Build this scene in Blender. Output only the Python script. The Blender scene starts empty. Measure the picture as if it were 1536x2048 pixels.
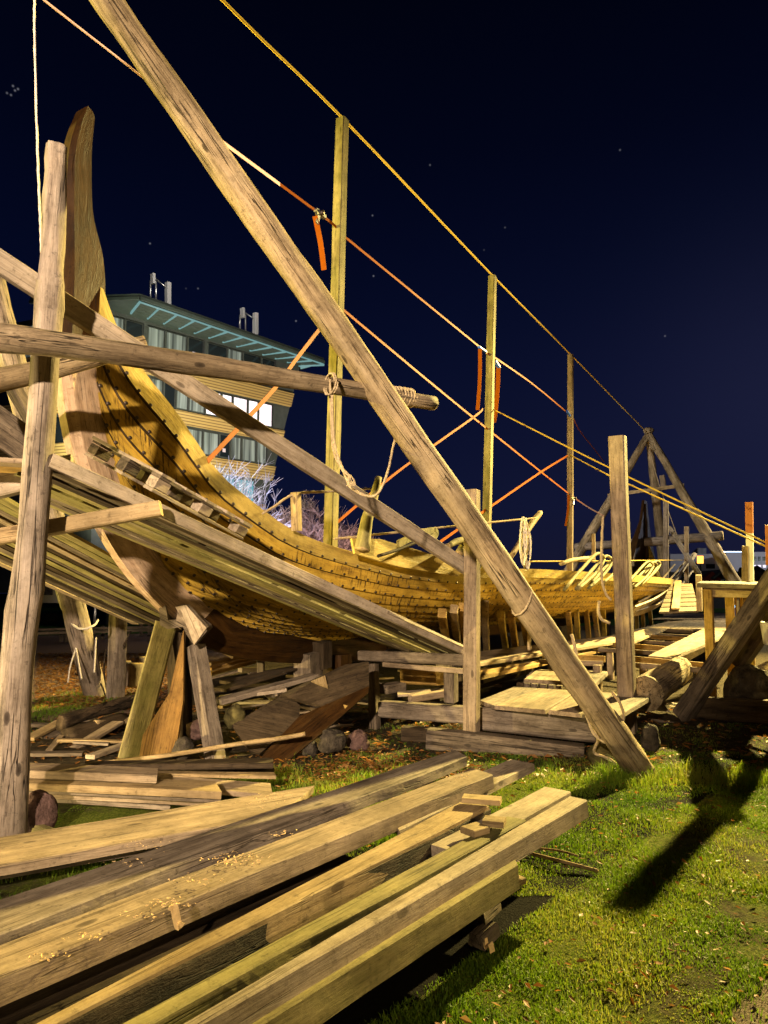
import bpy, math, random
import numpy as np
from mathutils import Vector, Matrix, noise
random.seed(7); np.random.seed(7)
S = bpy.context.scene; COL = S.collection; R = math.radians

# ------------------------------------------------------------------ camera, sky, light
cd = bpy.data.cameras.new('camera'); cam = bpy.data.objects.new('camera', cd); COL.objects.link(cam)
cam.location = (0, 0, 1.5); cam.rotation_euler = (R(96.5), 0, 0)
cd.sensor_fit = 'VERTICAL'; cd.sensor_height = 36; cd.sensor_width = 27; cd.lens = 36*1420/2048
cd.clip_start = .05; cd.clip_end = 3000; S.camera = cam

wd = bpy.data.worlds.new('World'); S.world = wd; wd.use_nodes = True
def build_world():
    nt = wd.node_tree; N = nt.nodes; L = nt.links; N.clear()
    out = N.new('ShaderNodeOutputWorld'); bg = N.new('ShaderNodeBackground')
    tc = N.new('ShaderNodeTexCoord'); sep = N.new('ShaderNodeSeparateXYZ')
    L.new(tc.outputs['Generated'], sep.inputs[0])
    cr = N.new('ShaderNodeValToRGB'); L.new(sep.outputs['Z'], cr.inputs[0])
    e = cr.color_ramp.elements
    e[0].position = 0; e[0].color = (.0045, .0052, .018, 1)
    e[1].position = .92; e[1].color = (.0004, .0007, .0032, 1)
    for p, c in ((.12, (.0028, .0052, .0250)), (.30, (.0016, .0036, .0200)), (.55, (.0006, .0015, .0085)), (.75, (.0003, .0006, .0030))):
        x = e.new(p); x.color = (*c, 1)
    # faint city glow towards the right of the view
    def lobe(d, power, col, prev):
        d = Vector(d).normalized()
        dp = N.new('ShaderNodeVectorMath'); dp.operation = 'DOT_PRODUCT'; dp.inputs[1].default_value = d
        nm = N.new('ShaderNodeVectorMath'); nm.operation = 'NORMALIZE'; L.new(tc.outputs['Generated'], nm.inputs[0]); L.new(nm.outputs[0], dp.inputs[0])
        mx = N.new('ShaderNodeMath'); mx.operation = 'MAXIMUM'; mx.inputs[1].default_value = 0; L.new(dp.outputs['Value'], mx.inputs[0])
        pw = N.new('ShaderNodeMath'); pw.operation = 'POWER'; pw.inputs[1].default_value = power; L.new(mx.outputs[0], pw.inputs[0])
        mc = N.new('ShaderNodeMix'); mc.data_type = 'RGBA'; mc.blend_type = 'ADD'; mc.clamp_result = False
        L.new(pw.outputs[0], mc.inputs['Factor']); L.new(prev, mc.inputs['A']); mc.inputs['B'].default_value = (*col, 1)
        return mc.outputs['Result']
    c = cr.outputs[0]
    c = lobe((.62, 1, .30), 60, (.007, .007, .015), c)
    c = lobe((.3, 1, -.02), 16, (.0035, .0032, .0085), c)
    rs = random.Random(5)
    stars = [(14,186),(22,190),(30,181),(36,178),(26,172),(300,487),(372,577),(396,577),(592,642),(745,431),(747,552),(968,500),(1330,672),(1010,455),(860,330),(1240,300),(560,120)]
    for px, py in stars:
        a, b = (px-768)/1420, (1024-py)/1420; t = R(6.5)
        d = (a, math.cos(t)-b*math.sin(t), math.sin(t)+b*math.cos(t))
        v = rs.uniform(.03, .16)
        c = lobe(d, 2.2e6, (v, v, v*1.15), c)
    L.new(c, bg.inputs[0]); bg.inputs[1].default_value = .78; L.new(bg.outputs[0], out.inputs[0])
build_world()

def lamp(name, loc, col, watt, size=.12, aim=None, cone=None, blend=.4):
    l = bpy.data.lights.new(name, 'SPOT' if cone else 'POINT'); l.color = col; l.energy = watt; l.shadow_soft_size = size
    o = bpy.data.objects.new(name, l); COL.objects.link(o); o.location = loc
    if cone:
        l.spot_size = R(cone); l.spot_blend = blend
        o.rotation_euler = (Vector(aim)-Vector(loc)).to_track_quat('-Z', 'Y').to_euler()
    return o
lamp('street_light_warm', (14.9, 21.4, 11.3), (1, .77, .25), 128000, .15, aim=(4.2, 9, 0), cone=66, blend=.95)
lamp('ground_floodlight', (-6.2, 4.2, .35), (1, .77, .36), 2300, .1, aim=(-1.6, 6.8, 2.4), cone=85, blend=.5)
lamp('far_hull_fill', (18, 27, 6.5), (1, .82, .45), 9000, .2, aim=(8.5, 22, 1), cone=44, blend=.6)  # added fill for the far hull beyond the warm lamp's cone
lamp('street_light_pale', (-2.4, -5.5, 4.4), (1, .78, .56), 12500, .14, aim=(-1.5, 7, 3.0), cone=48, blend=.75)
lamp('hull_fill', (13, 8, 2.4), (1, .72, .20), 4000, .25, aim=(3.2, 13.2, 1.6), cone=56, blend=.7)  # added fill that turns the near hull side golden
lamp('pile_fill', (3.2, -3.2, 3.2), (1, .74, .40), 900, .3, aim=(-.5, 3, .4), cone=32, blend=.9)  # added fill aimed only at the front faces of the plank pile
lamp('street_light_yellow', (-13, 7, 6.5), (1, .80, .16), 20000, .2, aim=(-.5, 9, 6.4), cone=70, blend=1)
lamp('facade_light', (-12, 20, 4), (.95, .95, .70), 15000, .4, aim=(-8, 36, 10.5), cone=62, blend=.6)
lamp('antenna_fill', (-6, 22, 24), (1, .92, .8), 5000, .3, aim=(-9, 34, 16), cone=50)  # added fill in mid-air to whiten the roof antennas
lamp('lawn_fill', (-16, 34, 4), (.9, 1, .6), 500, .3)  # added dim fill so the lawn shows
lamp('tree_light', (-5.2, 25, .8), (.66, .68, 1), 2600, .3, aim=(-7, 30.5, 7), cone=95)
lamp('tree_light_pink', (-1.0, 26, .8), (1, .66, .58), 2400, .3, aim=(-3.6, 32, 6), cone=100)
lamp('quay_light', (44, 66, 9), (.85, .85, 1), 2200, .5)
lamp('far_end_fill', (2.5, 21, 7), (1, .95, .90), 2600, .2, aim=(11, 28, 2), cone=80)  # added unseen fill for the far tripod and far end of the ship

S.view_settings.view_transform = 'Standard'; S.view_settings.look = 'None'
S.view_settings.exposure = .3; S.view_settings.gamma = 1
S.render.engine = 'CYCLES'; S.cycles.use_denoising = True; S.cycles.max_bounces = 6; S.cycles.use_light_tree = True
S.cycles.sample_clamp_indirect = 4

# ------------------------------------------------------------------ surveying: from the picture to the place
F, CX, CY, PT, HC = 1420., 768., 1024., R(6.5), 1.5
_c, _s = math.cos(PT), math.sin(PT)
EYE = Vector((0, 0, HC)); AL = R(30.9)
SO = Vector((-2.5, 6.2, 0)); U = Vector((math.sin(AL), math.cos(AL), 0)); NN = Vector((math.cos(AL), -math.sin(AL), 0)); Z = Vector((0, 0, 1))
def ray(x, y):
    a = (x-CX)/F; b = (CY-y)/F
    return Vector((a, _c-b*_s, _s+b*_c))
def D(x, y, d): return EYE+ray(x, y)*d                      # at a depth
def G(x, y, z=0):                                           # on a level
    r = ray(x, y); return EYE+r*((z-HC)/r.z)
def V(x, y, b=0):                                           # on a plane along the ship
    r = ray(x, y); return EYE+r*(((SO-EYE).dot(NN)+b)/r.dot(NN))
def P(s, b, z): return SO+U*s+NN*b+Z*z                      # ship coordinates
def depth(p): q = p-EYE; return q.y*_c+q.z*_s

# ------------------------------------------------------------------ materials
def new_mat(name):
    m = bpy.data.materials.new(name); m.use_nodes = True
    nt = m.node_tree; nt.nodes.clear()
    o = nt.nodes.new('ShaderNodeOutputMaterial'); b = nt.nodes.new('ShaderNodeBsdfPrincipled')
    nt.links.new(b.outputs[0], o.inputs[0]); return m, nt, b
def nz(nt, vec, scale, detail=4, rough=.6, mp=None):
    n = nt.nodes.new('ShaderNodeTexNoise'); n.inputs['Scale'].default_value = scale
    n.inputs['Detail'].default_value = detail; n.inputs['Roughness'].default_value = rough
    if mp:
        q = nt.nodes.new('ShaderNodeMapping'); q.inputs['Scale'].default_value = mp; nt.links.new(vec, q.inputs[0]); vec = q.outputs[0]
    nt.links.new(vec, n.inputs['Vector']); return n.outputs['Fac']
def ramp(nt, fac, stops):
    r = nt.nodes.new('ShaderNodeValToRGB'); nt.links.new(fac, r.inputs[0]); e = r.color_ramp.elements
    while len(e) < len(stops): e.new(.5)
    for k, (p, c) in enumerate(stops):
        e[k].position = p; e[k].color = (c, c, c, 1) if isinstance(c, (int, float)) else (*c, 1)
    return r.outputs[0]
def math_(nt, op, a, b):
    m = nt.nodes.new('ShaderNodeMath'); m.operation = op
    for k, v in enumerate((a, b)):
        if isinstance(v, (int, float)): m.inputs[k].default_value = v
        else: nt.links.new(v, m.inputs[k])
    return m.outputs[0]
def mix(nt, fac, a, b, mode='MIX'):
    m = nt.nodes.new('ShaderNodeMix'); m.data_type = 'RGBA'; m.blend_type = mode
    for s, v in (('Factor', fac), ('A', a), ('B', b)):
        if isinstance(v, (int, float)): m.inputs[s].default_value = v
        elif isinstance(v, tuple): m.inputs[s].default_value = (*v, 1)
        else: nt.links.new(v, m.inputs[s])
    return m.outputs['Result']
def gcoord(nt, attr='g'):
    a = nt.nodes.new('ShaderNodeAttribute'); a.attribute_name = attr; return a.outputs['Vector']
def bump(nt, b, h, dist, strength=1):
    n = nt.nodes.new('ShaderNodeBump'); n.inputs['Strength'].default_value = strength; n.inputs['Distance'].default_value = dist
    nt.links.new(h, n.inputs['Height']); nt.links.new(n.outputs[0], b.inputs['Normal'])

def wood(name, dark, mid, light, crack=.6, moss=0, rough=.78, knots=.8, stain=0, bmp=.006, xs=1.0, bands=0):
    k_ = .78 if 'hull' in name else 1.0 if 'oak_stem' in name else .64
    dark, mid, light = (tuple(v*k_ for v in q) for q in (dark, mid, light))
    m, nt, b = new_mat(name); g = gcoord(nt)
    st = nz(nt, g, 2.0, 7, .66, (.9*xs, 8, 8)); fine = nz(nt, g, 3.0, 5, .7, (3.2*xs, 50, 50)); big = nz(nt, g, 1.3, 3, .5, (.8, 1.6, 1.6))
    f = math_(nt, 'ADD', math_(nt, 'MULTIPLY', st, .62), math_(nt, 'MULTIPLY', fine, .38))
    col = ramp(nt, f, [(.36, dark), (.485, mid), (.62, light)])
    col = mix(nt, 1, col, ramp(nt, big, [(.28, (.52, .50, .47)), (.5, (.95, .95, .95)), (.72, (1.22, 1.2, 1.16))]), 'MULTIPLY')
    blot = nz(nt, g, 2.2, 5, .7, (1, 2.2, 2.2))
    col = mix(nt, ramp(nt, blot, [(.58, 0), (.74, .55)]), col, tuple(x*.8 for x in dark))
    sp_ = nz(nt, g, 24, 6, .7); col = mix(nt, ramp(nt, sp_, [(.57, 0), (.68, .6)]), col, tuple(x*.55 for x in dark))
    dl = nz(nt, g, 5, 7, .72); col = mix(nt, 1, col, ramp(nt, dl, [(.32, (.70, .69, .66)), (.5, (1, 1, 1)), (.68, (1.22, 1.2, 1.17))]), 'MULTIPLY')
    ck = nz(nt, g, 1.3, 3, .5, (.45*xs, 15, 15)); cw = nz(nt, g, 1.7, 2, .5, (.8, 3, 3))
    ckd = math_(nt, 'ABSOLUTE', math_(nt, 'SUBTRACT', ck, .5), 0)
    ckm = math_(nt, 'MULTIPLY', ramp(nt, ckd, [(0, 1), (.006, .9), (.017, 0)]), ramp(nt, cw, [(.46, 0), (.56, crack)]))
    col = mix(nt, ckm, col, tuple(x*.28 for x in dark))
    if knots:
        q = nt.nodes.new('ShaderNodeMapping'); q.inputs['Scale'].default_value = (2.3, 5.6, 5.6); nt.links.new(g, q.inputs[0])
        vo = nt.nodes.new('ShaderNodeTexVoronoi'); vo.inputs['Scale'].default_value = 1; nt.links.new(q.outputs[0], vo.inputs['Vector'])
        k = ramp(nt, vo.outputs['Distance'], [(0.03, knots), (.085, knots*.75), (.105, 0)])
        col = mix(nt, k, col, tuple(x*.45 for x in dark))
    if moss:
        mo = nz(nt, g, 2.4, 6, .7, (.8, 1.5, 1.5)); col = mix(nt, ramp(nt, mo, [(.42, 0), (.62, moss)]), col, (.10, .105, .02))
    if stain:
        s1 = nz(nt, g, 1, 3, .6, (30, 5, 5)); s2 = nz(nt, g, 1, 3, .5, (1.1, 3, 3))
        sm = math_(nt, 'MULTIPLY', ramp(nt, s1, [(.53, 0), (.60, 1)]), ramp(nt, s2, [(.46, 0), (.60, stain)]))
        col = mix(nt, sm, col, (.035, .018, .008))
    nt.links.new(col, b.inputs['Base Color']); b.inputs['Roughness'].default_value = rough
    b.inputs['Specular IOR Level'].default_value = .12
    h = math_(nt, 'ADD', math_(nt, 'MULTIPLY', f, .6), math_(nt, 'MULTIPLY', ckm, -.8))
    h = math_(nt, 'ADD', h, math_(nt, 'MULTIPLY', dl, .5)); bump(nt, b, h, bmp*1.6, 1); return m
M = {}
M['grey'] = wood('weathered_wood', (.085, .062, .042), (.235, .185, .135), (.37, .30, .22))
M['greyd'] = wood('dirty_weathered_wood', (.05, .037, .026), (.16, .122, .085), (.27, .212, .15), crack=.8)
M['pale'] = wood('pale_sawn_wood', (.22, .16, .105), (.42, .335, .235), (.55, .45, .33), crack=.35)
M['tan'] = wood('sawn_wood', (.20, .13, .06), (.40, .285, .14), (.52, .385, .20), crack=.4)
M['plank'] = wood('sawn_plank_wood', (.15, .105, .065), (.33, .245, .155), (.46, .35, .225), crack=.45)
M['gold'] = wood('golden_sawn_wood', (.22, .125, .03), (.44, .27, .07), (.55, .36, .11), crack=.3)
M['olive'] = wood('green_tinted_wood', (.13, .105, .04), (.30, .245, .10), (.42, .35, .15), crack=.4, moss=.35)
M['hull'] = wood('oiled_hull_wood', (.17, .10, .03), (.46, .285, .035), (.57, .38, .06), crack=.3, stain=.9, rough=.6, knots=.35)
M['hullp'] = wood('plain_hull_wood', (.24, .15, .05), (.46, .33, .07), (.56, .41, .10), crack=.25, rough=.6, knots=.3)
M['stem'] = wood('oak_stem_wood', (.17, .105, .06), (.36, .25, .155), (.46, .335, .22), crack=.5, rough=.65, bmp=.008)
M['stemd'] = wood('tarred_oak_wood', (.016, .006, .001), (.040, .017, .003), (.065, .030, .006), crack=.4, rough=.55)
M['brown'] = wood('brown_oak_wood', (.10, .05, .013), (.20, .108, .028), (.28, .16, .042), crack=.4)
M['log'] = wood('peeled_log_wood', (.115, .076, .038), (.36, .265, .145), (.50, .385, .225), crack=.95, knots=1, bmp=.010, xs=.8)
M['logp'] = wood('silvered_log_wood', (.12, .088, .065), (.36, .285, .215), (.50, .41, .32), crack=1, knots=1, bmp=.012, xs=.8)
M['logd'] = wood('brown_log_wood', (.085, .058, .034), (.25, .185, .112), (.38, .295, .19), crack=1, knots=1, bmp=.010, xs=.8)
M['logm'] = wood('mossy_log_wood', (.06, .047, .02), (.20, .155, .07), (.31, .245, .125), crack=1, moss=.5, bmp=.012, xs=.8)
M['dark'] = wood('dark_wood', (.022, .014, .008), (.06, .041, .022), (.115, .08, .045), crack=.5)
M['bark'] = wood('bark', (.012, .009, .006), (.05, .034, .02), (.14, .10, .06), crack=1, bmp=.03, xs=2.5)
M['end'] = wood('cut_end_wood', (.25, .17, .07), (.45, .32, .15), (.55, .42, .22), crack=.5, xs=6)

def plain(name, col, rough=.7, metal=0, var=.25, sc=6, bd=.004):
    m, nt, b = new_mat(name); g = gcoord(nt); n = nz(nt, g, sc, 5, .65)
    c = mix(nt, ramp(nt, n, [(.3, 0), (.7, 1)]), tuple(x*(1-var) for x in col), tuple(min(1, x*(1+var)) for x in col))
    nt.links.new(c, b.inputs['Base Color']); b.inputs['Roughness'].default_value = rough; b.inputs['Metallic'].default_value = metal; b.inputs['Specular IOR Level'].default_value = .5 if metal else .02 if ('strap' in name or 'rope' in name or 'line' in name) else .12
    if bd: bump(nt, b, n, bd)
    return m
def emit(name, col, strength):
    m, nt, b = new_mat(name); b.inputs['Base Color'].default_value = (0, 0, 0, 1)
    b.inputs['Emission Color'].default_value = (*col, 1); b.inputs['Emission Strength'].default_value = strength; return m
M['iron'] = plain('dark_iron', (.06, .045, .035), .45, .8, .4, 40)
M['steel'] = plain('galvanised_steel', (.45, .45, .44), .35, .9, .2, 30, 0)
M['rope'] = plain('hemp_rope', (.34, .26, .15), .9, 0, .35, 60)
M['ropep'] = plain('pale_rope', (.50, .44, .36), .9, 0, .3, 60)
M['ropeb'] = plain('bright_yellow_rope', (.78, .56, .10), .6, 0, .15, 60, 0)
M['ropey'] = plain('yellow_line', (.34, .23, .035), .6, 0, .15, 60, 0)
M['strap'] = plain('orange_strap', (.21, .052, .002), .55, 0, .12, 30, 0)
M['strapp'] = plain('pink_faded_strap', (.85, .55, .48), .55, 0, .12, 30, 0)
M['blue'] = plain('blue_plastic', (.04, .12, .55), .5, 0, .1, 10, 0)
M['stone'] = plain('grey_stone', (.045, .036, .026), .9, 0, .7, 12, .05)
M['stoner'] = plain('reddish_stone', (.085, .05, .042), .9, 0, .6, 12, .05)
M['stonem'] = plain('mossy_stone', (.06, .05, .018), .9, 0, .7, 9, .03)
M['twig'] = plain('frosted_twig', (.36, .38, .46), .8, 0, .3, 3, 0)
M['twigp'] = plain('brown_twig', (.26, .19, .17), .8, 0, .4, 3, 0)
M['white'] = plain('white_render', (.62, .62, .62), .8, 0, .06, 1, 0)
M['greyc'] = plain('grey_concrete', (.30, .29, .27), .8, 0, .15, 1, 0)
M['clad'] = plain('dark_grey_cladding', (.06, .066, .058), .6, 0, .2, 3, 0)
M['roofm'] = plain('green_grey_roof_metal', (.05, .066, .052), .5, .2, .2, 3, 0)
M['cyan'] = emit('cyan_lit_edge', (.26, .52, .52), .5)  # light on the eaves put in as glow; brackets and soffit are no lamps
M['cyanw'] = emit('cyan_lit_glass', (.12, .45, .55), .8)
M['litw'] = emit('white_lit_window', (.9, .82, 1.0), 1.05)
M['litp'] = emit('pink_lit_window', (1, .75, .68), .8)
M['sign'] = emit('blue_white_lit_sign', (.55, .75, 1), 6)
M['orangel'] = emit('orange_lamp_glass', (1, .33, .05), 3.2)
M['glass'], _nt, _b = new_mat('dark_window_glass'); _b.inputs['Base Color'].default_value = (.012, .016, .018, 1); _b.inputs['Roughness'].default_value = .12
M['red'] = plain('dark_red_boards', (.16, .03, .02), .8, 0, .2, 3, 0)
M['poster'] = plain('dark_photo_print', (.05, .045, .06), .5, 0, .9, 12, 0)
M['purple'] = plain('purple_print', (.12, .07, .16), .5, 0, .2, 6, 0)
M['orangew'] = plain('orange_painted_wood', (.34, .13, .05), .6, 0, .15, 10, 0)
M['shav'] = plain('wood_shavings', (.60, .42, .19), .85, 0, .3, 40, 0)
def slat_mat():
    m, nt, b = new_mat('yellow_wood_slats'); g = gcoord(nt)
    sp = nt.nodes.new('ShaderNodeSeparateXYZ'); nt.links.new(g, sp.inputs[0])
    w = math_(nt, 'FRACT', math_(nt, 'MULTIPLY', sp.outputs['Z'], 7.0), 0)
    c = mix(nt, ramp(nt, w, [(.0, 1), (.2, 1), (.3, 0), (.92, 0), (1, 1)]), (.50, .33, .10), (.17, .10, .03))
    nt.links.new(c, b.inputs['Base Color']); b.inputs['Roughness'].default_value = .7; return m
M['slat'] = slat_mat()
def curtain_mat(name, c1, c2, e=0):
    m, nt, b = new_mat(name); g = gcoord(nt)
    n = nz(nt, g, 6, 2, .5, (1, 1, .03))
    c = mix(nt, ramp(nt, n, [(.35, 0), (.65, 1)]), c1, c2); nt.links.new(c, b.inputs['Base Color'])
    if e: nt.links.new(c, b.inputs['Emission Color']); b.inputs['Emission Strength'].default_value = e
    return m
M['curt'] = curtain_mat('grey_curtain', (.05, .06, .055), (.26, .30, .27), .26)  # unlit curtains given an added glow to brighten the panes
M['curtlit'] = curtain_mat('lit_white_curtain', (.70, .62, .74), (.98, .90, 1.0), .62)
def grass_mat(name, c1, c2, c3):
    m, nt, b = new_mat(name); a = nt.nodes.new('ShaderNodeAttribute'); a.attribute_name = 'g'
    sp = nt.nodes.new('ShaderNodeSeparateXYZ'); nt.links.new(a.outputs['Vector'], sp.inputs[0])
    c = ramp(nt, sp.outputs['X'], [(0, c1), (.55, c2), (1, c3)])
    nt.links.new(c, b.inputs['Base Color']); b.inputs['Roughness'].default_value = .55; b.inputs['Specular IOR Level'].default_value = .3
    tr = nt.nodes.new('ShaderNodeBsdfTranslucent'); nt.links.new(c, tr.inputs[0]); ad = nt.nodes.new('ShaderNodeMixShader'); ad.inputs[0].default_value = .45
    nt.links.new(b.outputs[0], ad.inputs[1]); nt.links.new(tr.outputs[0], ad.inputs[2])
    nt.links.new(ad.outputs[0], [n for n in nt.nodes if n.type == 'OUTPUT_MATERIAL'][0].inputs[0]); return m
M['grass'] = grass_mat('grass_blades', (.045, .105, .004), (.14, .22, .010), (.30, .29, .04))
M['leaf'] = grass_mat('fallen_leaf', (.10, .05, .012), (.26, .10, .02), (.34, .20, .07))
def ground_mat():
    m, nt, b = new_mat('soil_grass_and_bark'); ge = nt.nodes.new('ShaderNodeNewGeometry'); p = ge.outputs['Position']
    sp = nt.nodes.new('ShaderNodeSeparateXYZ'); nt.links.new(p, sp.inputs[0]); x, y = sp.outputs['X'], sp.outputs['Y']
    n1 = nz(nt, p, 1.1, 6, .65); n2 = nz(nt, p, 14, 6, .7); n3 = nz(nt, p, 75, 6, .75)
    soil = ramp(nt, n2, [(.3, (.018, .013, .008)), (.55, (.06, .046, .026)), (.75, (.13, .10, .055))])
    green = ramp(nt, n3, [(.32, (.03, .05, .004)), (.5, (.10, .13, .012)), (.68, (.24, .23, .05))])
    bark = ramp(nt, n3, [(.28, (.05, .028, .02)), (.5, (.20, .13, .10)), (.75, (.40, .29, .24))])
    path = ramp(nt, n3, [(.3, (.13, .10, .075)), (.55, (.24, .19, .145)), (.8, (.33, .27, .21))])
    dirt = math_(nt, 'ADD', n1, math_(nt, 'MULTIPLY', n2, .25))
    c = mix(nt, ramp(nt, dirt, [(.62, 0), (.70, .85)]), green, soil)
    # trodden earth and wood litter under and round the ship
    m1 = math_(nt, 'MULTIPLY', ramp(nt, math_(nt, 'ADD', y, math_(nt, 'MULTIPLY', n1, 1.4)), [(0, 0), (1, 0)]), 1)
    wet = math_(nt, 'GREATER_THAN', math_(nt, 'ADD', y, math_(nt, 'MULTIPLY', n1, 1.6)), 7.0)
    c = mix(nt, wet, c, soil)
    lb = math_(nt, 'MULTIPLY', math_(nt, 'LESS_THAN', math_(nt, 'ADD', x, math_(nt, 'MULTIPLY', n1, 1.2)), -2.6), math_(nt, 'GREATER_THAN', math_(nt, 'ADD', y, math_(nt, 'MULTIPLY', n1, 2)), 9.6))
    c = mix(nt, lb, c, bark)
    lawn = math_(nt, 'GREATER_THAN', math_(nt, 'SUBTRACT', y, math_(nt, 'MULTIPLY', x, .35)), 30)
    c = mix(nt, lawn, c, (.022, .07, .008))
    d = math_(nt, 'ADD', math_(nt, 'SUBTRACT', x, math_(nt, 'MULTIPLY', y, .98)), math_(nt, 'MULTIPLY', n1, .5))
    c = mix(nt, ramp(nt, math_(nt, 'ADD', d, 2.0), [(.80, 0), (.92, 1)]), c, path)
    # bare soil under the plank pile, its shade painted in near-black
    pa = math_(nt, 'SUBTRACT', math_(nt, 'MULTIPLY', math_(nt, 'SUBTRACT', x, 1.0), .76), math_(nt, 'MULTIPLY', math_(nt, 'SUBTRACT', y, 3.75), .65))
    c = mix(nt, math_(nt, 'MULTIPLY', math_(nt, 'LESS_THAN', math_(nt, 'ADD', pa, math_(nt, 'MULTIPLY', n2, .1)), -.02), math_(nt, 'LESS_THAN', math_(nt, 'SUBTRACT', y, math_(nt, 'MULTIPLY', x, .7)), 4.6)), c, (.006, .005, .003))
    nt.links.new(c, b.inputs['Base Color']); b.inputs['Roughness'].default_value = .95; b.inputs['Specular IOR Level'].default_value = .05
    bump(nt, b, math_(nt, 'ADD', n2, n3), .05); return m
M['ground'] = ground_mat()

# ------------------------------------------------------------------ builders
def put(o, parent=None, label=None, cat=None, group=None, kind=None):
    COL.objects.link(o)
    if parent is not None: o.parent = parent
    if label: o['label'] = label
    if cat: o['category'] = cat
    if group: o['group'] = group
    if kind: o['kind'] = kind
    return o
WM = {}
def T(name, label, cat, loc, group=None):
    o = bpy.data.objects.new(name, None); o.location = loc; o.empty_display_size = .2; WM[o] = Matrix.Translation(Vector(loc))
    return put(o, None, label, cat, group)
def frame(p0, p1, up=Z):
    x = (p1-p0).normalized(); z = up-x*up.dot(x)
    if z.length < 1e-4: z = NN-x*NN.dot(x)
    z.normalize(); y = z.cross(x)
    m = Matrix((x, y, z)).transposed().to_4x4(); m.translation = p0; return m
def mk(name, verts, faces, mat, mx=None, parent=None, label=None, cat=None, group=None, kind=None, smooth=False, g=None, mats=None, fm=None):
    """verts in world space; one mesh object in its own frame"""
    mx = mx or Matrix.Translation(Vector(verts[0]))
    inv = mx.inverted(); vs = [inv @ Vector(v) for v in verts]
    me = bpy.data.meshes.new(name); me.from_pydata(vs, [], faces); me.update()
    a = me.attributes.new('g', 'FLOAT_VECTOR', 'POINT')
    if g is None:
        off = Vector((random.uniform(0, 40), random.uniform(0, 40), random.uniform(0, 40))); g = [v+off for v in vs]
    a.data.foreach_set('vector', [c for v in g for c in v])
    for mt in ([mat] if not mats else mats): me.materials.append(M[mt] if isinstance(mt, str) else mt)
    if fm: me.polygons.foreach_set('material_index', fm)
    if smooth: me.polygons.foreach_set('use_smooth', [True]*len(me.polygons))
    o = bpy.data.objects.new(name, me)
    o.matrix_basis = mx; WM[o] = mx
    put(o, parent, label, cat, group, kind)
    if parent is not None: o.matrix_parent_inverse = WM[parent].inverted()
    return o
def jit(k, a, f=1.0): return noise.noise(Vector((k*f, k*.37+11.3, a)))
def rings(mx, secs, xs, mat, name, kw, smooth=False, mats=None):
    """loft a list of (y,z) sections along local X"""
    n = len(secs[0]); vs = []; fs = []
    for x, sc in zip(xs, secs):
        for k, q in enumerate(sc): vs.append(mx @ Vector((x+(q[2] if len(q) > 2 else 0), q[0], q[1])))
    for r in range(len(secs)-1):
        for k in range(n):
            a = r*n+k; b = r*n+(k+1) % n; fs.append((a, b, b+n, a+n))
    fs.append(tuple(range(n))[::-1]); fs.append(tuple(range((len(secs)-1)*n, len(secs)*n)))
    fm = None
    if mats: fm = [0]*(len(fs)-2)+[1, 1]
    return mk(name, vs, fs, mat, mx, smooth=smooth, mats=mats, fm=fm, **kw)
def beam(name, p0, p1, w, h, mat='grey', up=Z, seg=None, wob=.006, ch=None, w1=None, h1=None, sag=0, rag=0, **kw):
    p0, p1 = Vector(p0), Vector(p1); L = (p1-p0).length; mx = frame(p0, p1, Vector(up))
    seg = seg or max(2, int(L/.22)); sd = random.uniform(0, 99); ch = min(w, h)*.10 if ch is None else ch; secs = []; xs = []
    for i in range(seg+1):
        t = i/seg; x = t*L; W = (w+((w1 or w)-w)*t)/2; Hh = (h+((h1 or h)-h)*t)/2
        oy = jit(sd, t*L*.6)*wob; oz = jit(sd+7, t*L*.6)*wob-sag*4*t*(1-t)
        W += jit(sd+3, x*1.7)*wob*.8; Hh += jit(sd+5, x*1.7)*wob*.6
        base = [(-W+ch, -Hh), (W-ch, -Hh), (W, -Hh+ch), (W, Hh-ch), (W-ch, Hh), (-W+ch, Hh), (-W, Hh-ch), (-W, -Hh+ch)]
        sc = []
        for k, q in enumerate(base):
            j = jit(sd+k*1.7, x*3.1)*wob*.45
            rx = (jit(sd+k*5.1, 3.3)*rag if i == seg else 0)
            sc.append((q[0]+oy+j, q[1]+oz+j*.6, rx))
        secs.append(sc); xs.append(x)
    return rings(mx, secs, xs, mat, name, kw)
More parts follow.
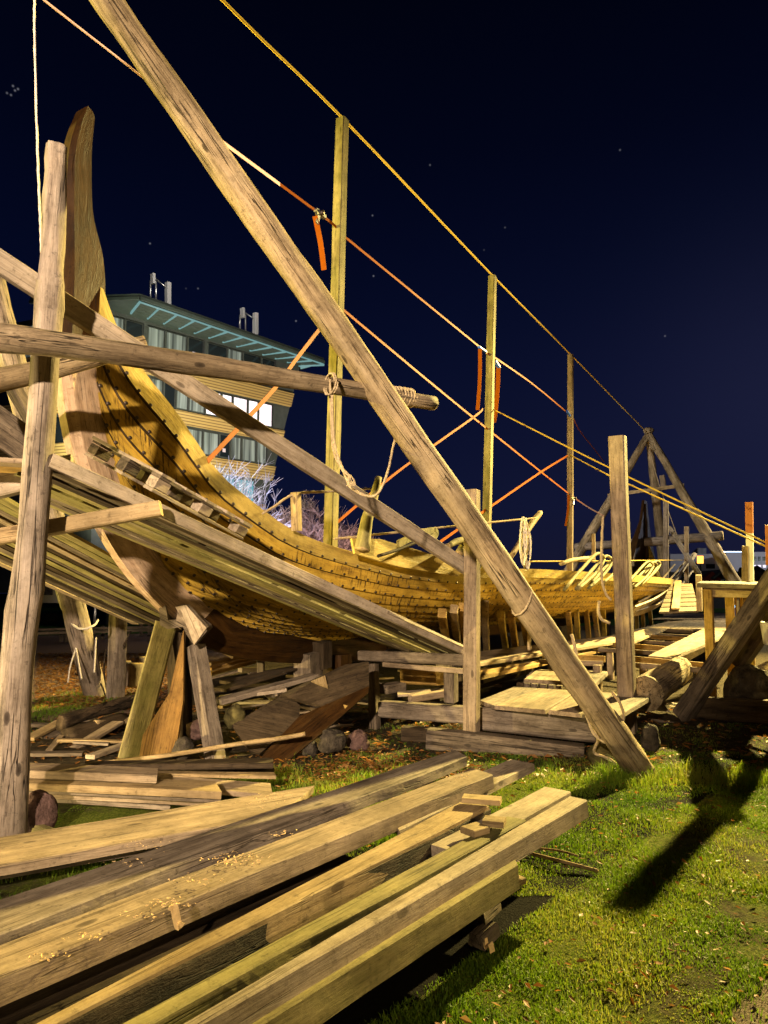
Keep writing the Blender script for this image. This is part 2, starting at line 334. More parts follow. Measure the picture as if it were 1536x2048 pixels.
def slab(name, a0, a1, b0, b1, th, mat='plank', wane=(.004, .004), seg=None, under=None, **kw):
    """board from its four upper corners: edge a (a0->a1) and edge b (b0->b1), th thick"""
    a0, a1, b0, b1 = map(Vector, (a0, a1, b0, b1)); c0 = (a0+b0)/2; c1 = (a1+b1)/2
    mx = frame(c0, c1, Z if abs((c1-c0).normalized().z) < .95 else NN); inv = mx.inverted(); L = (c1-c0).length
    A0, A1, B0, B1 = (inv @ v for v in (a0, a1, b0, b1)); seg = seg or max(4, int(L/.05)); sd = random.uniform(0, 99); secs = []; xs = []
    for i in range(seg+1):
        t = i/seg; A = A0.lerp(A1, t); B = B0.lerp(B1, t)
        if A.y < B.y: A, B = B, A; wa, wb = wane[1], wane[0]
        else: wa, wb = wane
        na = (jit(sd, t*L*1.2)+.25*jit(sd+2, t*L*4))*wa; nb = (jit(sd+4, t*L*1.2)+.25*jit(sd+6, t*L*4))*wb
        nz_ = jit(sd+9, t*L*.9)*.004; c = .006
        k1 = jit(sd+12, t*L*4)*wa*.35; k2 = jit(sd+15, t*L*4)*wb*.35
        zt = (A.z, B.z); x = (A.x+B.x)/2; dA = A.x-x; dB = B.x-x
        sc = [(B.y+nb+k2-c, zt[1]-th+nz_, dB), (B.y+nb+k2*1.3-c*.5, zt[1]-th*.55+nz_, dB), (B.y+nb, zt[1]-c+nz_, dB), (B.y+nb+c, zt[1]+nz_, dB),
              (A.y+na-c, zt[0]+nz_, dA), (A.y+na, zt[0]-c+nz_, dA), (A.y+na+k1*1.3+c*.5, zt[0]-th*.55+nz_, dA), (A.y+na+k1+c, zt[0]-th+nz_, dA)]
        secs.append(sc); xs.append(x)
    return rings(mx, [s[::-1] for s in secs], xs, mat, name, kw)
def smooth_path(pts, n):
    pts = [Vector(p) for p in pts]
    if len(pts) == 2: return [pts[0].lerp(pts[1], i/n) for i in range(n+1)]
    out = []; m = len(pts)-1
    for i in range(n+1):
        t = i/n*m; k = min(int(t), m-1); f = t-k
        p0 = pts[max(k-1, 0)]; p1 = pts[k]; p2 = pts[k+1]; p3 = pts[min(k+2, m)]
        out.append(.5*((2*p1)+(p2-p0)*f+(2*p0-5*p1+4*p2-p3)*f*f+(3*p1-p0-3*p2+p3)*f**3))
    return out
def log(name, pts, r0, r1, mat='log', seg=None, ns=14, rough=.012, flat=1, knots=True, endm='end', **kw):
    pts = [Vector(p) for p in pts]; L = sum((pts[i+1]-pts[i]).length for i in range(len(pts)-1)); seg = seg or max(6, int(L/.09))
    path = smooth_path(pts, seg); sd = random.uniform(0, 99)
    wv = lambda t: min(1, 4*t, 4*(1-t))*rough*1.0
    path = [p+Vector((jit(sd+1, i/seg*L*.8), jit(sd+2, i/seg*L*.8), jit(sd+3, i/seg*L*.8)))*wv(i/seg) for i, p in enumerate(path)]
    mx = frame(path[0], path[-1]); inv = mx.inverted()
    kn = [(random.random()*L, random.random()*6.28, random.uniform(.004, .013)) for _ in range(int(L*2.5))] if knots else []
    secs = []; xs = []
    for i, p in enumerate(path):
        t = i/seg; q = inv @ p; r = r0+(r1-r0)*t; sc = []
        for k in range(ns):
            a = 2*math.pi*k/ns
            rr = r*(1+.10*noise.noise(Vector((math.cos(a)*.9, math.sin(a)*.9+sd, t*L*.9))))+rough*noise.noise(Vector((math.cos(a)*2.5+sd, math.sin(a)*2.5, t*L*2.5)))
            for kx, ka, kh in kn:
                dx = (t*L-kx)/.07; da = abs((a-ka+math.pi) % (2*math.pi)-math.pi)*r/.06
                rr += kh*math.exp(-dx*dx-da*da)
            sc.append((q.y+rr*math.cos(a), q.z+rr*math.sin(a)*flat))
        secs.append(sc); xs.append(q.x)
    return rings(mx, secs, xs, mat, name, kw, smooth=True, mats=[mat, endm])
def tube(name, pts, r, mat='rope', n=None, twist=True, ns=8, **kw):
    pts = [Vector(p) for p in pts]; L = sum((pts[i+1]-pts[i]).length for i in range(len(pts)-1))
    n = n or max(len(pts)*3, min(260, int(L/(r*2.2 if twist else .25)))); path = smooth_path(pts, n); vs = []; fs = []
    up = Vector((.13, .31, .94)); acc = 0
    for i, p in enumerate(path):
        d = (path[min(i+1, n)]-path[max(i-1, 0)]).normalized()
        s_ = d.cross(up)
        if s_.length < .05: s_ = d.cross(Vector((1, .1, 0)))
        s_.normalize(); w_ = s_.cross(d)
        if i: acc += (p-path[i-1]).length
        for k in range(ns):
            a = 2*math.pi*k/ns; rr = r*(1+(.22*math.cos(3*a-acc/(r*9)*6.28) if twist else 0))
            vs.append(p+(s_*math.cos(a)+w_*math.sin(a))*rr)
    for i in range(n):
        for k in range(ns):
            a = i*ns+k; b = i*ns+(k+1) % ns; fs.append((a, b, b+ns, a+ns))
    fs.append(tuple(range(ns))[::-1]); fs.append(tuple(range(n*ns, (n+1)*ns)))
    return mk(name, vs, fs, mat, Matrix.Translation(path[0]), smooth=True, **kw)
def ribbon(name, pts, w, mat='strap', wdir=Z, th=.004, n=None, **kw):
    pts = [Vector(p) for p in pts]; n = n or max(8, len(pts)*4); path = smooth_path(pts, n); vs = []; fs = []; wd_ = Vector(wdir)
    for i, p in enumerate(path):
        d = (path[min(i+1, n)]-path[max(i-1, 0)]).normalized(); y = wd_-d*wd_.dot(d); y.normalize(); z = d.cross(y)
        for a, b in ((-1, -1), (1, -1), (1, 1), (-1, 1)): vs.append(p+y*a*w/2+z*b*th/2)
    for i in range(n):
        for k in range(4): a = i*4+k; b = i*4+(k+1) % 4; fs.append((a, b, b+4, a+4))
    fs.append((3, 2, 1, 0)); fs.append(tuple(range(n*4, n*4+4)))
    return mk(name, vs, fs, mat, Matrix.Translation(path[0]), **kw)
def plate(name, pts, th, mat='dark', grain=None, back=None, **kw):
    """a flat piece from its outline, th thick behind the outline"""
    pts = [Vector(p) for p in pts]; nrm = Vector()
    for i in range(len(pts)): a = pts[i]; b = pts[(i+1) % len(pts)]; nrm += a.cross(b)
    nrm.normalize(); c = sum(pts, Vector())/len(pts)
    if nrm.dot(EYE-c) < 0: nrm = -nrm; pts = pts[::-1]
    c0 = c; pts = [p-nrm*(p-c0).dot(nrm) for p in pts]
    n = len(pts); vs = pts+[p-nrm*th for p in pts]
    fs = [tuple(range(n)), tuple(range(2*n-1, n-1, -1))]+[(i, i+n, (i+1) % n+n, (i+1) % n) for i in range(n)]
    a, b = grain or (pts[0], pts[1])
    return mk(name, vs, fs, mat, frame(Vector(a), Vector(b), nrm), **kw)
def bx(name, c, sx, sy, sz, mat, rot=0, tilt=0, ch=.006, **kw):
    d = Vector((math.cos(rot)*math.cos(tilt), math.sin(rot)*math.cos(tilt), math.sin(tilt))); c = Vector(c)
    return beam(name, c-d*sx/2, c+d*sx/2, sy, sz, mat, ch=ch, wob=.002, seg=2, **kw)
def rock(name, c, rx, ry, rz, mat='stone', rot=0, **kw):
    vs = []; fs = []; nu, nv = 22, 14; sd = random.uniform(0, 99); c = Vector(c)
    for j in range(nv+1):
        th = math.pi*j/nv
        for i in range(nu):
            ph = 2*math.pi*i/nu; d = Vector((math.sin(th)*math.cos(ph), math.sin(th)*math.sin(ph), math.cos(th)))
            r = 1+.30*noise.noise(d*1.2+Vector((sd, 0, 0)))-.22*abs(noise.noise(d*2.4+Vector((sd, 5, 0))))+.07*noise.noise(d*6+Vector((sd, 8, 0)))
            q = Vector((d.x*rx, d.y*ry, d.z*rz))*r; q = Vector((q.x*math.cos(rot)-q.y*math.sin(rot), q.x*math.sin(rot)+q.y*math.cos(rot), q.z)); vs.append(c+q)
    for j in range(nv):
        for i in range(nu): a = j*nu+i; b = j*nu+(i+1) % nu; fs.append((a, a+nu, b+nu, b))
    return mk(name, vs, fs, mat, Matrix.Translation(c), smooth=True, **kw)
# ------------------------------------------------------------------ the ground
def axis(lo, hi, fine0, fine1, step, grow=1.35):
    a = list(np.arange(fine0, fine1, step)); d = step
    x = fine0
    while x > lo: d *= grow; x -= d; a.insert(0, x)
    d = step; x = a[-1]
    while x < hi: d *= grow; x += d; a.append(x)
    return a
def ground_z(x, y):
    near = max(0, min(1, (14-math.hypot(x, y-3))/6))
    return near*(.022*noise.noise(Vector((x*1.3, y*1.3, 2)))+.010*noise.noise(Vector((x*5, y*5, 4))))-.012
gx = axis(-900, 900, -4, 5, .09); gy = axis(-60, 1500, 1.5, 10, .09)
vs = [(x, y, ground_z(x, y)) for y in gy for x in gx]; nx = len(gx)
fs = [(j*nx+i, j*nx+i+1, (j+1)*nx+i+1, (j+1)*nx+i) for j in range(len(gy)-1) for i in range(nx-1)]
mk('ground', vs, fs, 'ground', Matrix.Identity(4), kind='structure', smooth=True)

# ------------------------------------------------------------------ the ship
ship = T('viking_ship', 'unfinished clinker-built wooden longship on the stocks, its tall pointed stem at the left', 'ship', P(12, 0, 0))
HT = [(0, 1), (.1, .87), (.2, .79), (.38, .69), (.61, .59), (.79, .5), (.93, .41), (1.1, .335), (1.43, .245), (1.7, .175), (2.03, .12), (2.54, .072), (3.3, .018), (4.4, -.012), (6, 0), (13, 0)]
_hx = np.array([h[0] for h in HT]); _hy = np.array([h[1] for h in HT])
_fx = np.linspace(0, 13, 1301); _fy = np.interp(_fx, _hx, _hy)
_k = np.exp(-np.linspace(-2, 2, 41)**2); _k /= _k.sum(); _pad = np.concatenate([np.full(20, 1.0)+np.arange(20, 0, -1)*.012, _fy, np.zeros(20)]); _fs = np.convolve(_pad, _k, 'valid')
hfun = lambda d: float(np.interp(d, _fx, _fs))
RB = [V(x, y, .07) for x, y in ((640, 1283), (583, 1269), (523, 1260), (469, 1243), (420, 1209), (345, 1150), (280, 1050), (235, 950), (205, 850), (188, 735), (195, 640), (201, 560))]
RS = [((p-SO).dot(U), p.z) for p in RB]
_rl = np.cumsum([0]+[math.hypot(RS[i+1][0]-RS[i][0], RS[i+1][1]-RS[i][1]) for i in range(len(RS)-1)]); _rl /= _rl[-1]
NS = 15; SEC = [(0, .07, .93), (.25, .75, 1.0), (.5, 1.42, 1.13), (.7, 1.88, 1.33), (.85, 2.14, 1.54), (1, 2.27, 1.77)]
def sec(v): return np.interp(v, [q[0] for q in SEC], [q[1] for q in SEC]), np.interp(v, [q[0] for q in SEC], [q[2] for q in SEC])
def strake_pt(v, s0, zr, t, far=False):
    """t 0..1 from the hood end to midships"""
    bm, zm = sec(v); sm = 12.1; ds = t*(sm-s0); p = 1.5+1.0*v
    b = .07+(bm-.07)*(1-(1-t)**p); z = zm+(zr-zm)*hfun(ds)
    return s0+ds, b, z
def rab(v):
    f = 0 if v <= 0 else .16+.84*v
    return np.interp(f, _rl, [q[0] for q in RS]), np.interp(f, _rl, [q[1] for q in RS])
TT = [x**1.9 for x in np.linspace(0, 1, 46)]
def line(v, side):
    s0, zr = rab(v); a = [strake_pt(v, s0, zr, t) for t in TT]
    zf = zr if zr < 1.4 else 1.4+(zr-1.4)*.80
    bk = [strake_pt(v, s0, zf, t) for t in TT]; bk = [(24.3-s, b, z) for s, b, z in bk[:-1]][::-1]
    return [P(s, b*side, z) for s, b, z in a+bk]
RIV = []
lines = {}
for side in (1, -1):
    for j in range(NS+1): lines[side, j] = line(j/NS, side)
def strake(j, side):
    lo, hi = lines[side, j], lines[side, j+1]; n = len(lo); vs = []; gs = []; acc = 0; th = .026; off = random.uniform(0, 30)
    for i in range(n):
        if i: acc += (lo[i]-lo[i-1]).length
        w = hi[i]-lo[i]; wl = max(w.length, 1e-4); wn = w/wl
        tg = (lo[min(i+1, n-1)]-lo[max(i-1, 0)]).normalized(); nr = tg.cross(wn)
        if nr.dot(NN*side+Z*-.6) < 0: nr = -nr
        nr.normalize(); lap = min(.03, wl*.25)
        bo = lo[i]-wn*lap; to = hi[i]
        k = min(1, wl/.05)
        k3 = 1+.5*math.exp(-abs((lo[i]-SO).dot(U))/2.0); o0 = bo+nr*.038*k*k3; o1 = to+nr*.004; i1 = to-nr*th*k+nr*.004; i0 = bo+nr*.004
        om = (o0+o1)/2+nr*.004*k
        ch = bo+nr*.014*k; o0b = o0+wn*.012
        for q, gv in ((ch, 0), (o0b, .006), (om, wl/2), (o1, wl), (i1, wl+.03), (i0, -.03)):
            vs.append(q); gs.append(Vector((acc+off, gv+j*1.3+off, side*3.0)))
        if side == 1: RIV.append((acc, j, i, o0+wn*min(.028, wl*.3), nr, tg))
    fs = []
    for i in range(n-1):
        for k in range(6): a = i*6+k; b = i*6+(k+1) % 6; fs.append((a, b, b+6, a+6))
    fs.append(tuple(range(6))); fs.append(tuple(range((n-1)*6, n*6)))
    fm = [1 if k in (0,) else 0 for i in range(n-1) for k in range(6)]+[0, 0]
    o = mk('strake', vs, fs, 'hull', Matrix.Translation(vs[0]), parent=ship, g=gs, mats=['hull' if j < NS-1 else 'hullp', 'dark'], fm=fm)
    for poly in o.data.polygons: poly.use_smooth = False
for side in (1, -1):
    for j in range(NS): strake(j, side)
# stem and keel: thick shaped pieces in the middle plane
def slice_piece(name, outer, inner, hb, mat, parent, taper=None, pieces=None):
    po = smooth_path([V(x, y) for x, y in outer], 40); pi_ = smooth_path([V(x, y) for x, y in inner], 40)
    vs = []; gs = []; acc = 0; off = random.uniform(0, 30); n = 41
    for i in range(n):
        t = i/(n-1); h = hb if not taper else hb*taper(t)
        if i: acc += (po[i]-po[i-1]).length
        w = (pi_[i]-po[i]).length
        for q, sd, v in ((po[i], -.55, 0), (po[i], .55, 0.03), (po[i].lerp(pi_[i], .2), 1, w*.2), (pi_[i], 1, w), (pi_[i], -1, w+.1), (po[i].lerp(pi_[i], .2), -1, w*.2+.3)):
            vs.append(q+NN*sd*h); gs.append(Vector((acc+off, v+off, 2)))
    fs = []
    for i in range(n-1):
        for k in range(6): a = i*6+k; b = i*6+(k+1) % 6; fs.append((a, b, b+6, a+6))
    fs.append(tuple(range(6))); fs.append(tuple(range((n-1)*6, n*6)))
    return mk(name, vs, fs, mat, Matrix.Translation(vs[0]), parent=parent, g=gs)
slice_piece('stem_head', [(163, 218), (146, 250), (134, 290), (128, 340), (126, 400), (122, 520), (117, 640), (114, 690)],
            [(166, 221), (177, 240), (173, 285), (171, 333), (174, 433), (194, 520), (198, 600), (190, 690)], .085, 'stemd', ship)
slice_piece('stem_post', [(114, 690), (116, 760), (128, 850), (150, 940), (180, 1020), (215, 1090), (265, 1160), (330, 1228), (372, 1262)],
            [(190, 690), (190, 745), (207, 850), (237, 950), (282, 1050), (318, 1105), (347, 1150), (390, 1190), (422, 1210)], .09, 'stem', ship)
slice_piece('keel', [(372, 1262), (409, 1293), (450, 1307), (489, 1317), (535, 1323), (578, 1326), (640, 1325), (760, 1319)],
            [(422, 1210), (469, 1243), (495, 1252), (523, 1260), (552, 1266), (583, 1269), (645, 1272), (765, 1272)], .09, 'stemd', ship)
beam('keel', P(4.9, 0, .83), P(22.6, 0, .83), .16, .26, 'stemd', parent=ship)
# far stem
def far_stem():
    pts = [(22.4, .82, .16), (23.3, 1.15, .2), (23.9, 1.7, .22), (24.3, 2.5, .22), (24.5, 3.4, .2), (24.6, 4.2, .16), (24.45, 4.9, .05)]
    c = smooth_path([P(a, 0, b) for a, b, w in pts], 30); ws = np.interp(np.linspace(0, 6, 31), range(7), [p[2] for p in pts]); vs = []; fs = []
    for i, p in enumerate(c):
        d = (c[min(i+1, 30)]-c[max(i-1, 0)]).normalized(); o = d.cross(NN); h = .08 if i < 26 else .05
        for a, b in ((-1, -1), (-1, 1), (1, 1), (1, -1)): vs.append(p+o*ws[i]*a+NN*b*h)
    for i in range(30):
        for k in range(4): a = i*4+k; b = i*4+(k+1) % 4; fs.append((a, b, b+4, a+4))
    fs += [(0, 1, 2, 3), (120, 121, 122, 123)]
    mk('stem_post', vs, fs, 'stemd', Matrix.Translation(vs[0]), parent=ship, label='far stem of dark brown oak')
far_stem()
# dark breast boards inside the far end
for k, (b0, z0, b1, z1, s0, s1) in enumerate([(-.55, 2.3, -.12, 4.3, 22.8, 24.3), (-.3, 2.0, -.08, 3.7, 23.0, 24.3)]):
    slab('breast_board', P(s0, b0-.1, z0), P(s1, b1-.06, z1), P(s0, b0+.3, z0-.1), P(s1, b1+.06, z1), .04, 'stemd', parent=ship)
plate('breast_board', [V(x, y) for x, y in ((1289, 1000), (1294, 1003), (1300, 1060), (1314, 1135), (1262, 1132), (1272, 1095), (1283, 1050))], .10, 'stemd', parent=ship)
# upper edge plank (wash strake) and its near piece
def top_plank(s0, s1, h0, h1, zlift, mat, name):
    tl = lines[1, NS]; pts = [p for p in tl if s0 <= (p-SO).dot(U) <= s1]; n = len(pts); vs = []; gs = []
    for i, p in enumerate(pts):
        h = h0+(h1-h0)*i/(n-1); o = NN*.02; up = Z*h+NN*.10*h
        for q, v in ((p+o-Z*.05, 0), (p+o+up, h), (p-NN*.012+up, h+.03), (p-NN*.012-Z*.05, .3)):
            vs.append(q); gs.append(Vector(((p-pts[0]).length+5, v, 1)))
    fs = [(i*4+k, i*4+(k+1) % 4, i*4+4+(k+1) % 4, i*4+4+k) for i in range(n-1) for k in range(4)]+[(0, 1, 2, 3), tuple(range(n*4-4, n*4))]
    mk(name, vs, fs, mat, Matrix.Translation(vs[0]), parent=ship, g=gs)
top_plank(4.2, 17.4, .07, .10, 0, 'hullp', 'wash_strake')
plate('wash_strake', [V(x, y, b) for x, y, b in ((706, 1076, 1.22), (760, 1078, 1.3), (850, 1103, 1.5), (935, 1135, 1.68), (915, 1152, 1.66), (800, 1133, 1.42), (706, 1108, 1.2))], .03, 'hullp', parent=ship, grain=(V(706, 1090, 1.2), V(930, 1140, 1.68)))
tube('wash_strake_lashing', [V(x, y, b) for x, y, b in ((756, 1112, 1.4), (800, 1098, 1.45), (842, 1080, 1.5), (872, 1062, 1.5))], .018, 'dark', twist=False, parent=ship)
# rivets: round iron heads along the lower edge of each near strake
rmv = []; rmf = []
for j in range(3):
    for i in range(8):
        a = i*math.pi/4; e = (0, .6, 1.1)[j]; rmv.append((.018*math.cos(a)*math.cos(e), .018*math.sin(a)*math.cos(e), .009*math.sin(e)))
for j in range(2):
    for i in range(8): rmf.append((j*8+i, j*8+(i+1) % 8, (j+1)*8+(i+1) % 8, (j+1)*8+i))
rmf.append(tuple(range(16, 24)))
rme = bpy.data.meshes.new('rivet'); rme.from_pydata(rmv, [], rmf); rme.materials.append(M['iron'])
rl = []; last = {}
for acc, j, i, p, nr, tg in RIV:
    if j == 0 and i < 3: continue
    s_ = (p-SO).dot(U)
    if s_ > 17.5: continue
    last.setdefault(j, []).append((acc, p, nr))
for j, seq in last.items():
    a = np.array([q[0] for q in seq]); x = a[0]+.05+random.random()*.05
    while x < a[-1]:
        k = int(np.searchsorted(a, x))-1; f = (x-a[k])/(a[k+1]-a[k]); q = seq[k][1].lerp(seq[k+1][1], f)
        rl.append((depth(q), q+seq[k][2]*.002, seq[k][2])); x += random.uniform(.145, .185)
rl.sort(key=lambda r: r[0])
def rmat(q, nr):
    m = nr.to_track_quat('Z', 'Y').to_matrix().to_4x4(); m.translation = q; return m
for k, (d, q, nr) in enumerate(rl[:100]):
    o = bpy.data.objects.new('rivet', rme); o.matrix_basis = rmat(q, nr); put(o, ship); o.matrix_parent_inverse = WM[ship].inverted()
vs = []; fs = []
for d, q, nr in rl[100:]:
    m = rmat(q, nr); b = len(vs); vs += [m @ (Vector(v)*.85) for v in rmv]; fs += [tuple(b+i for i in f) for f in rmf]
mk('rivet_rows', vs, fs, 'iron', parent=ship, kind='stuff')
# bent wooden loops over the rail (knees and hoops)
def hoop(x, y, b, k=1.0, flip=1):
    pts = [V(x, y, b), V(x+32*k, y-38*k, b), V(x+62*k, y-70*k, b+.02), V(x+74*k, y-71*k, b+.05), V(x+80*k, y-60*k, b+.04), V(x+62*k, y-32*k, b+.04), V(x+28*k, y-2*k, b+.04)]
    tube('hoop', pts, .026, 'olive', twist=False, n=26, parent=ship)
hoop(1128, 1180, 2.36); hoop(1152, 1178, 2.36, .9); hoop(1182, 1168, 2.36, .85); hoop(1246, 1178, 2.3, .75); hoop(1262, 1172, 2.25, .65); hoop(1276, 1162, 2.2, .55)
ribbon('hoop', [V(x, y, 1.75) for x, y in ((838, 1086), (868, 1072), (872, 1064), (862, 1061), (830, 1072), (796, 1088))], .07, 'olive', wdir=U, th=.03, n=24, parent=ship)
# horned cleats standing on the rail
def horn(pts, r0, r1, mat='olive'): return log('horn', pts, r0, r1, mat, ns=9, rough=.008, knots=False, parent=ship)
horn([V(724, 1100, 1.3), V(734, 1040, 1.3), V(744, 1005, 1.3), V(757, 955, 1.3)], .085, .035)
horn([V(1018, 1118, 1.9), V(1045, 1078, 1.9), V(1062, 1050, 1.9), V(1080, 1026, 1.9)], .04, .045, 'tan')
horn([V(918, 1108, 1.7), V(932, 1083, 1.7), V(948, 1060, 1.7)], .05, .04); horn([V(896, 1092, 1.7), V(915, 1083, 1.7), V(935, 1080, 1.7)], .035, .05)
horn([V(1122, 1128, 2.2), V(1150, 1120, 2.2), V(1184, 1116, 2.2)], .03, .04, 'tan')
# loose far strakes sweeping up outside the hull
for k, (q, w) in enumerate([([(1262, 1222), (1310, 1200), (1345, 1168), (1374, 1128), (1384, 1112)], .16), ([(1270, 1212), (1312, 1186), (1340, 1158), (1366, 1128)], .13), ([(1264, 1228), (1312, 1212), (1350, 1184), (1390, 1136)], .12), ([(1275, 1205), (1312, 1172), (1346, 1132)], .10)]):
    ribbon('strake', [V(x, y, 2.02-.05*k) for x, y in q], w*1.8, 'tan' if k % 2 else 'pale', wdir=Z*.7+NN*.7, th=.04, n=20, parent=ship)
# end grip on the longest of them
log('horn', [V(1376, 1128, 2.02), V(1384, 1116, 2.02), V(1389, 1109, 2.02)], .07, .08, 'pale', ns=8, knots=False, parent=ship)
# ------------------------------------------------------------------ near shear legs
APX = V(-375, -850)
sh = T('shear_legs', 'near log tripod with the big leaning pole across the picture and a rope-lashed cross log', 'log tripod', P(0, 0, 0))
AF = G(1285, 1550)
leg = log('leg', [AF-(APX-AF)*.02, AF+(APX-AF)*.05, AF+(APX-AF)*.38+Vector((.015, 0, 0)), AF+(APX-AF)*.7, APX+(APX-AF)*.03], .118, .100, 'logm', ns=20, rough=.014, parent=sh, label='big leaning front log, bright where peeled and mossy at the foot')
leg.data.materials[0] = M['log']
BF = G(195, 1388)
log('leg', [BF-Z*.1, BF+(APX-BF)*.5, APX], .17, .09, 'logp', ns=18, parent=sh)
CF = P(-6.2, 0, 0)
log('leg', [CF, APX], .17, .09, 'log', parent=sh)
cb = log('cross_log', [D(-60, 674, 3.86), D(120, 690, 4.10), D(460, 738, 4.78), D(868, 807, 5.88)], .086, .060, 'logd', ns=16, parent=sh)
# rope turns where the cross log meets the leg
def lash(c0, c1, r, n, th, mat, parent, name='lashing', tilt=.15):
    ax = (c1-c0).normalized(); s_ = ax.cross(Z).normalized(); w_ = s_.cross(ax); pts = []
    for i in range(n*10+1):
        a = i*2*math.pi/10; f = i/(n*10)
        pts.append(c0.lerp(c1, f)+(s_*math.cos(a)+w_*math.sin(a))*(r*(1+random.uniform(-.04, .04)))+ax*tilt*r*math.sin(a))
    return tube(name, pts, th, mat, n=n*12, ns=6, parent=parent)
lash(D(782, 791, 5.64), D(824, 797, 5.76), .072, 7, .011, 'rope', sh)
lash(AF.lerp(APX, .172), AF.lerp(APX, .176), .118, 1, .009, 'rope', sh, tilt=.55)
tube('rope', [D(660, 758, 5.15), D(663, 850, 5.2), D(668, 905, 5.2), D(690, 950, 5.2), D(702, 975, 5.2), D(735, 992, 5.2), D(757, 985, 5.2), D(775, 945, 5.25), D(787, 890, 5.5), D(800, 845, 5.70), D(822, 800, 5.74)], .009, 'rope', parent=sh)
lash(D(657, 768, 5.12), D(665, 769, 5.14), .078, 2, .008, 'rope', sh)
tube('rope', [D(664, 790, 5.06), D(668, 880, 5.1), D(684, 935, 5.1), D(703, 955, 5.1)], .010, 'rope', parent=sh)
for i in range(10):
    tube('rope_fray', [D(698, 948, 5.1), D(703+random.uniform(-9, 9), 962, 5.1), D(702+random.uniform(-12, 12), 972, 5.1)], .003, 'rope', twist=False, ns=4, parent=sh)
# loops of rope round the foot
tube('rope', [D(1143, 1270, 5.9), D(1150, 1295, 5.80), D(1155, 1330, 5.78), D(1156, 1365, 5.80), D(1156, 1398, 5.84)], .014, 'rope', parent=sh)
tube('rope', [D(1159, 1375, 5.80), D(1166, 1405, 5.86), D(1176, 1440, 5.92), D(1190, 1470, 5.9), D(1215, 1485, 5.84), D(1236, 1468, 5.82), D(1247, 1435, 5.84), D(1241, 1408, 5.88), D(1224, 1384, 5.92)], .012, 'rope', parent=sh)
tube('rope', [D(1168, 1405, 5.95), D(1184, 1445, 6.0), D(1196, 1478, 6.05), D(1188, 1505, 6.15), D(1215, 1516, 6.1), D(1236, 1530, 6.0)], .012, 'rope', parent=sh)
# braces at the top left, fixed to the tripod
log('brace', [D(-60, 772, 5.0), D(120, 735, 5.2), D(292, 688, 5.45)], .088, .062, 'log', parent=sh)
beam('brace', D(10, 745, 6.2), D(70, 850, 6.4), .12, .1, 'greyd', parent=sh)

# upright weathered post in front at the left
log('upright_post', [D(14, 1716, 4.3), D(30, 1400, 4.33), D(68, 1000, 4.36), D(96, 640, 4.36), D(106, 500, 4.36), D(113, 292, 4.36)], .106, .060, 'logp', ns=18, rough=.012, endm='logp',
    label='pale weathered log post standing upright at the left, flat-topped', cat='post')
beam('support_post', G(231, 1396)-Z*.1, D(239, 1150, 10.5), .2, .2, 'grey', up=NN, label='square timber post behind the ship beside the far tripod leg', cat='post')

# ------------------------------------------------------------------ masts in the ship, ropes and straps on them
for k, (xt, yt, xb, yb, w, lb) in enumerate([(685, 240, 661, 1082, .145, 'tallest square wooden post standing in the ship, nearest of the row of three'), (985, 553, 968, 1300, .145, 'middle square wooden post of the row standing in the ship'), (1141, 710, 1140, 1132, .14, 'farthest square wooden post of the row standing in the ship')]):
    t = V(xt, yt); b_ = V(xb, yb); z0 = .95
    b0 = b_+(b_-t).normalized()*((b_.z-z0)/((t-b_).normalized().z))
    beam('ridge_post', b0, t, w, w, 'olive' if k < 2 else 'plank', up=NN, ch=.012, label=lb, cat='post', group='posts carrying the ridge rope')
tube('ridge_rope', [APX, V(445, 0), V(686, 240)+Z*.02, V(985, 553)+Z*.02, V(1141, 710)+Z*.02, V(1297, 868)], .018, 'ropeb', n=120, twist=False, label='long yellow rope running from the near tripod over the post tops to the far tripod', cat='rope')
def strap(px, label, mat='strap', w=.042, b=0, n=None, r=False, name='lashing_strap', grp='orange straps between the posts'):
    pts = [V(x, y, bb) for x, y, bb in [(q if len(q) == 3 else (*q, b)) for q in px]]
    if r: return tube(name, pts, r, mat, twist=False, n=n, label=label, cat='rope', group=grp)
    return ribbon(name, pts, w, mat, wdir=Z, n=n or 12*(len(pts)-1), label=label, cat='strap', group=grp)
def tail(x0, y0, x1, y1, par, w=.06, b=.02):
    ribbon('strap_tail', [V(x0, y0, b), V((x0+x1)/2+2, (y0+y1)/2, b), V(x1, y1, b)], w*1.2, 'strap', wdir=Vector((1, -.25, 0)), n=10, parent=par)
def ratchet(x, y, x1, y1, par, b=.04):
    p = V(x, y, b); q = V(x1, y1, b); d = (q-p).normalized(); up = d.cross(NN).normalized()
    r_ = beam('ratchet', p-d*.10, p+d*.10, .06, .05, 'steel', up=up, seg=3, parent=par)
    beam('ratchet_handle', p-d*.02+up*.03, p-d*.06+up*.17, .055, .02, 'steel', up=NN, seg=2, parent=r_)
    tube('ratchet_drum', [p-NN*.06, p+NN*.06], .032, 'iron', twist=False, n=2, ns=10, parent=r_)
tube('guy_rope', [V(60, -26), V(88, 0), V(290, 158), V(445, 284)], .009, 'strapp', twist=False, label='thin pale line passing behind the leaning pole at the top', cat='rope')
s1 = strap([(438, 279), (640, 428), (676, 457)], 'faded pink to orange strap from behind the leaning pole to the nearest post')
s1.data.materials[0] = M['strap']; ratchet(640, 427, 676, 457, s1); tail(630, 432, 648, 540, s1)
strap([(430, 273), (560, 369)], 'faded pink upper end of the strap just right of the leaning pole', 'strapp', .047, .006)
s2 = strap([(690, 474), (963, 697), (978, 708)], 'orange strap high up between the nearest and the middle post'); tail(960, 697, 955, 820, s2)
beam('buckle', V(958, 694, .03), V(972, 704, .03), .05, .04, 'blue', parent=s2)
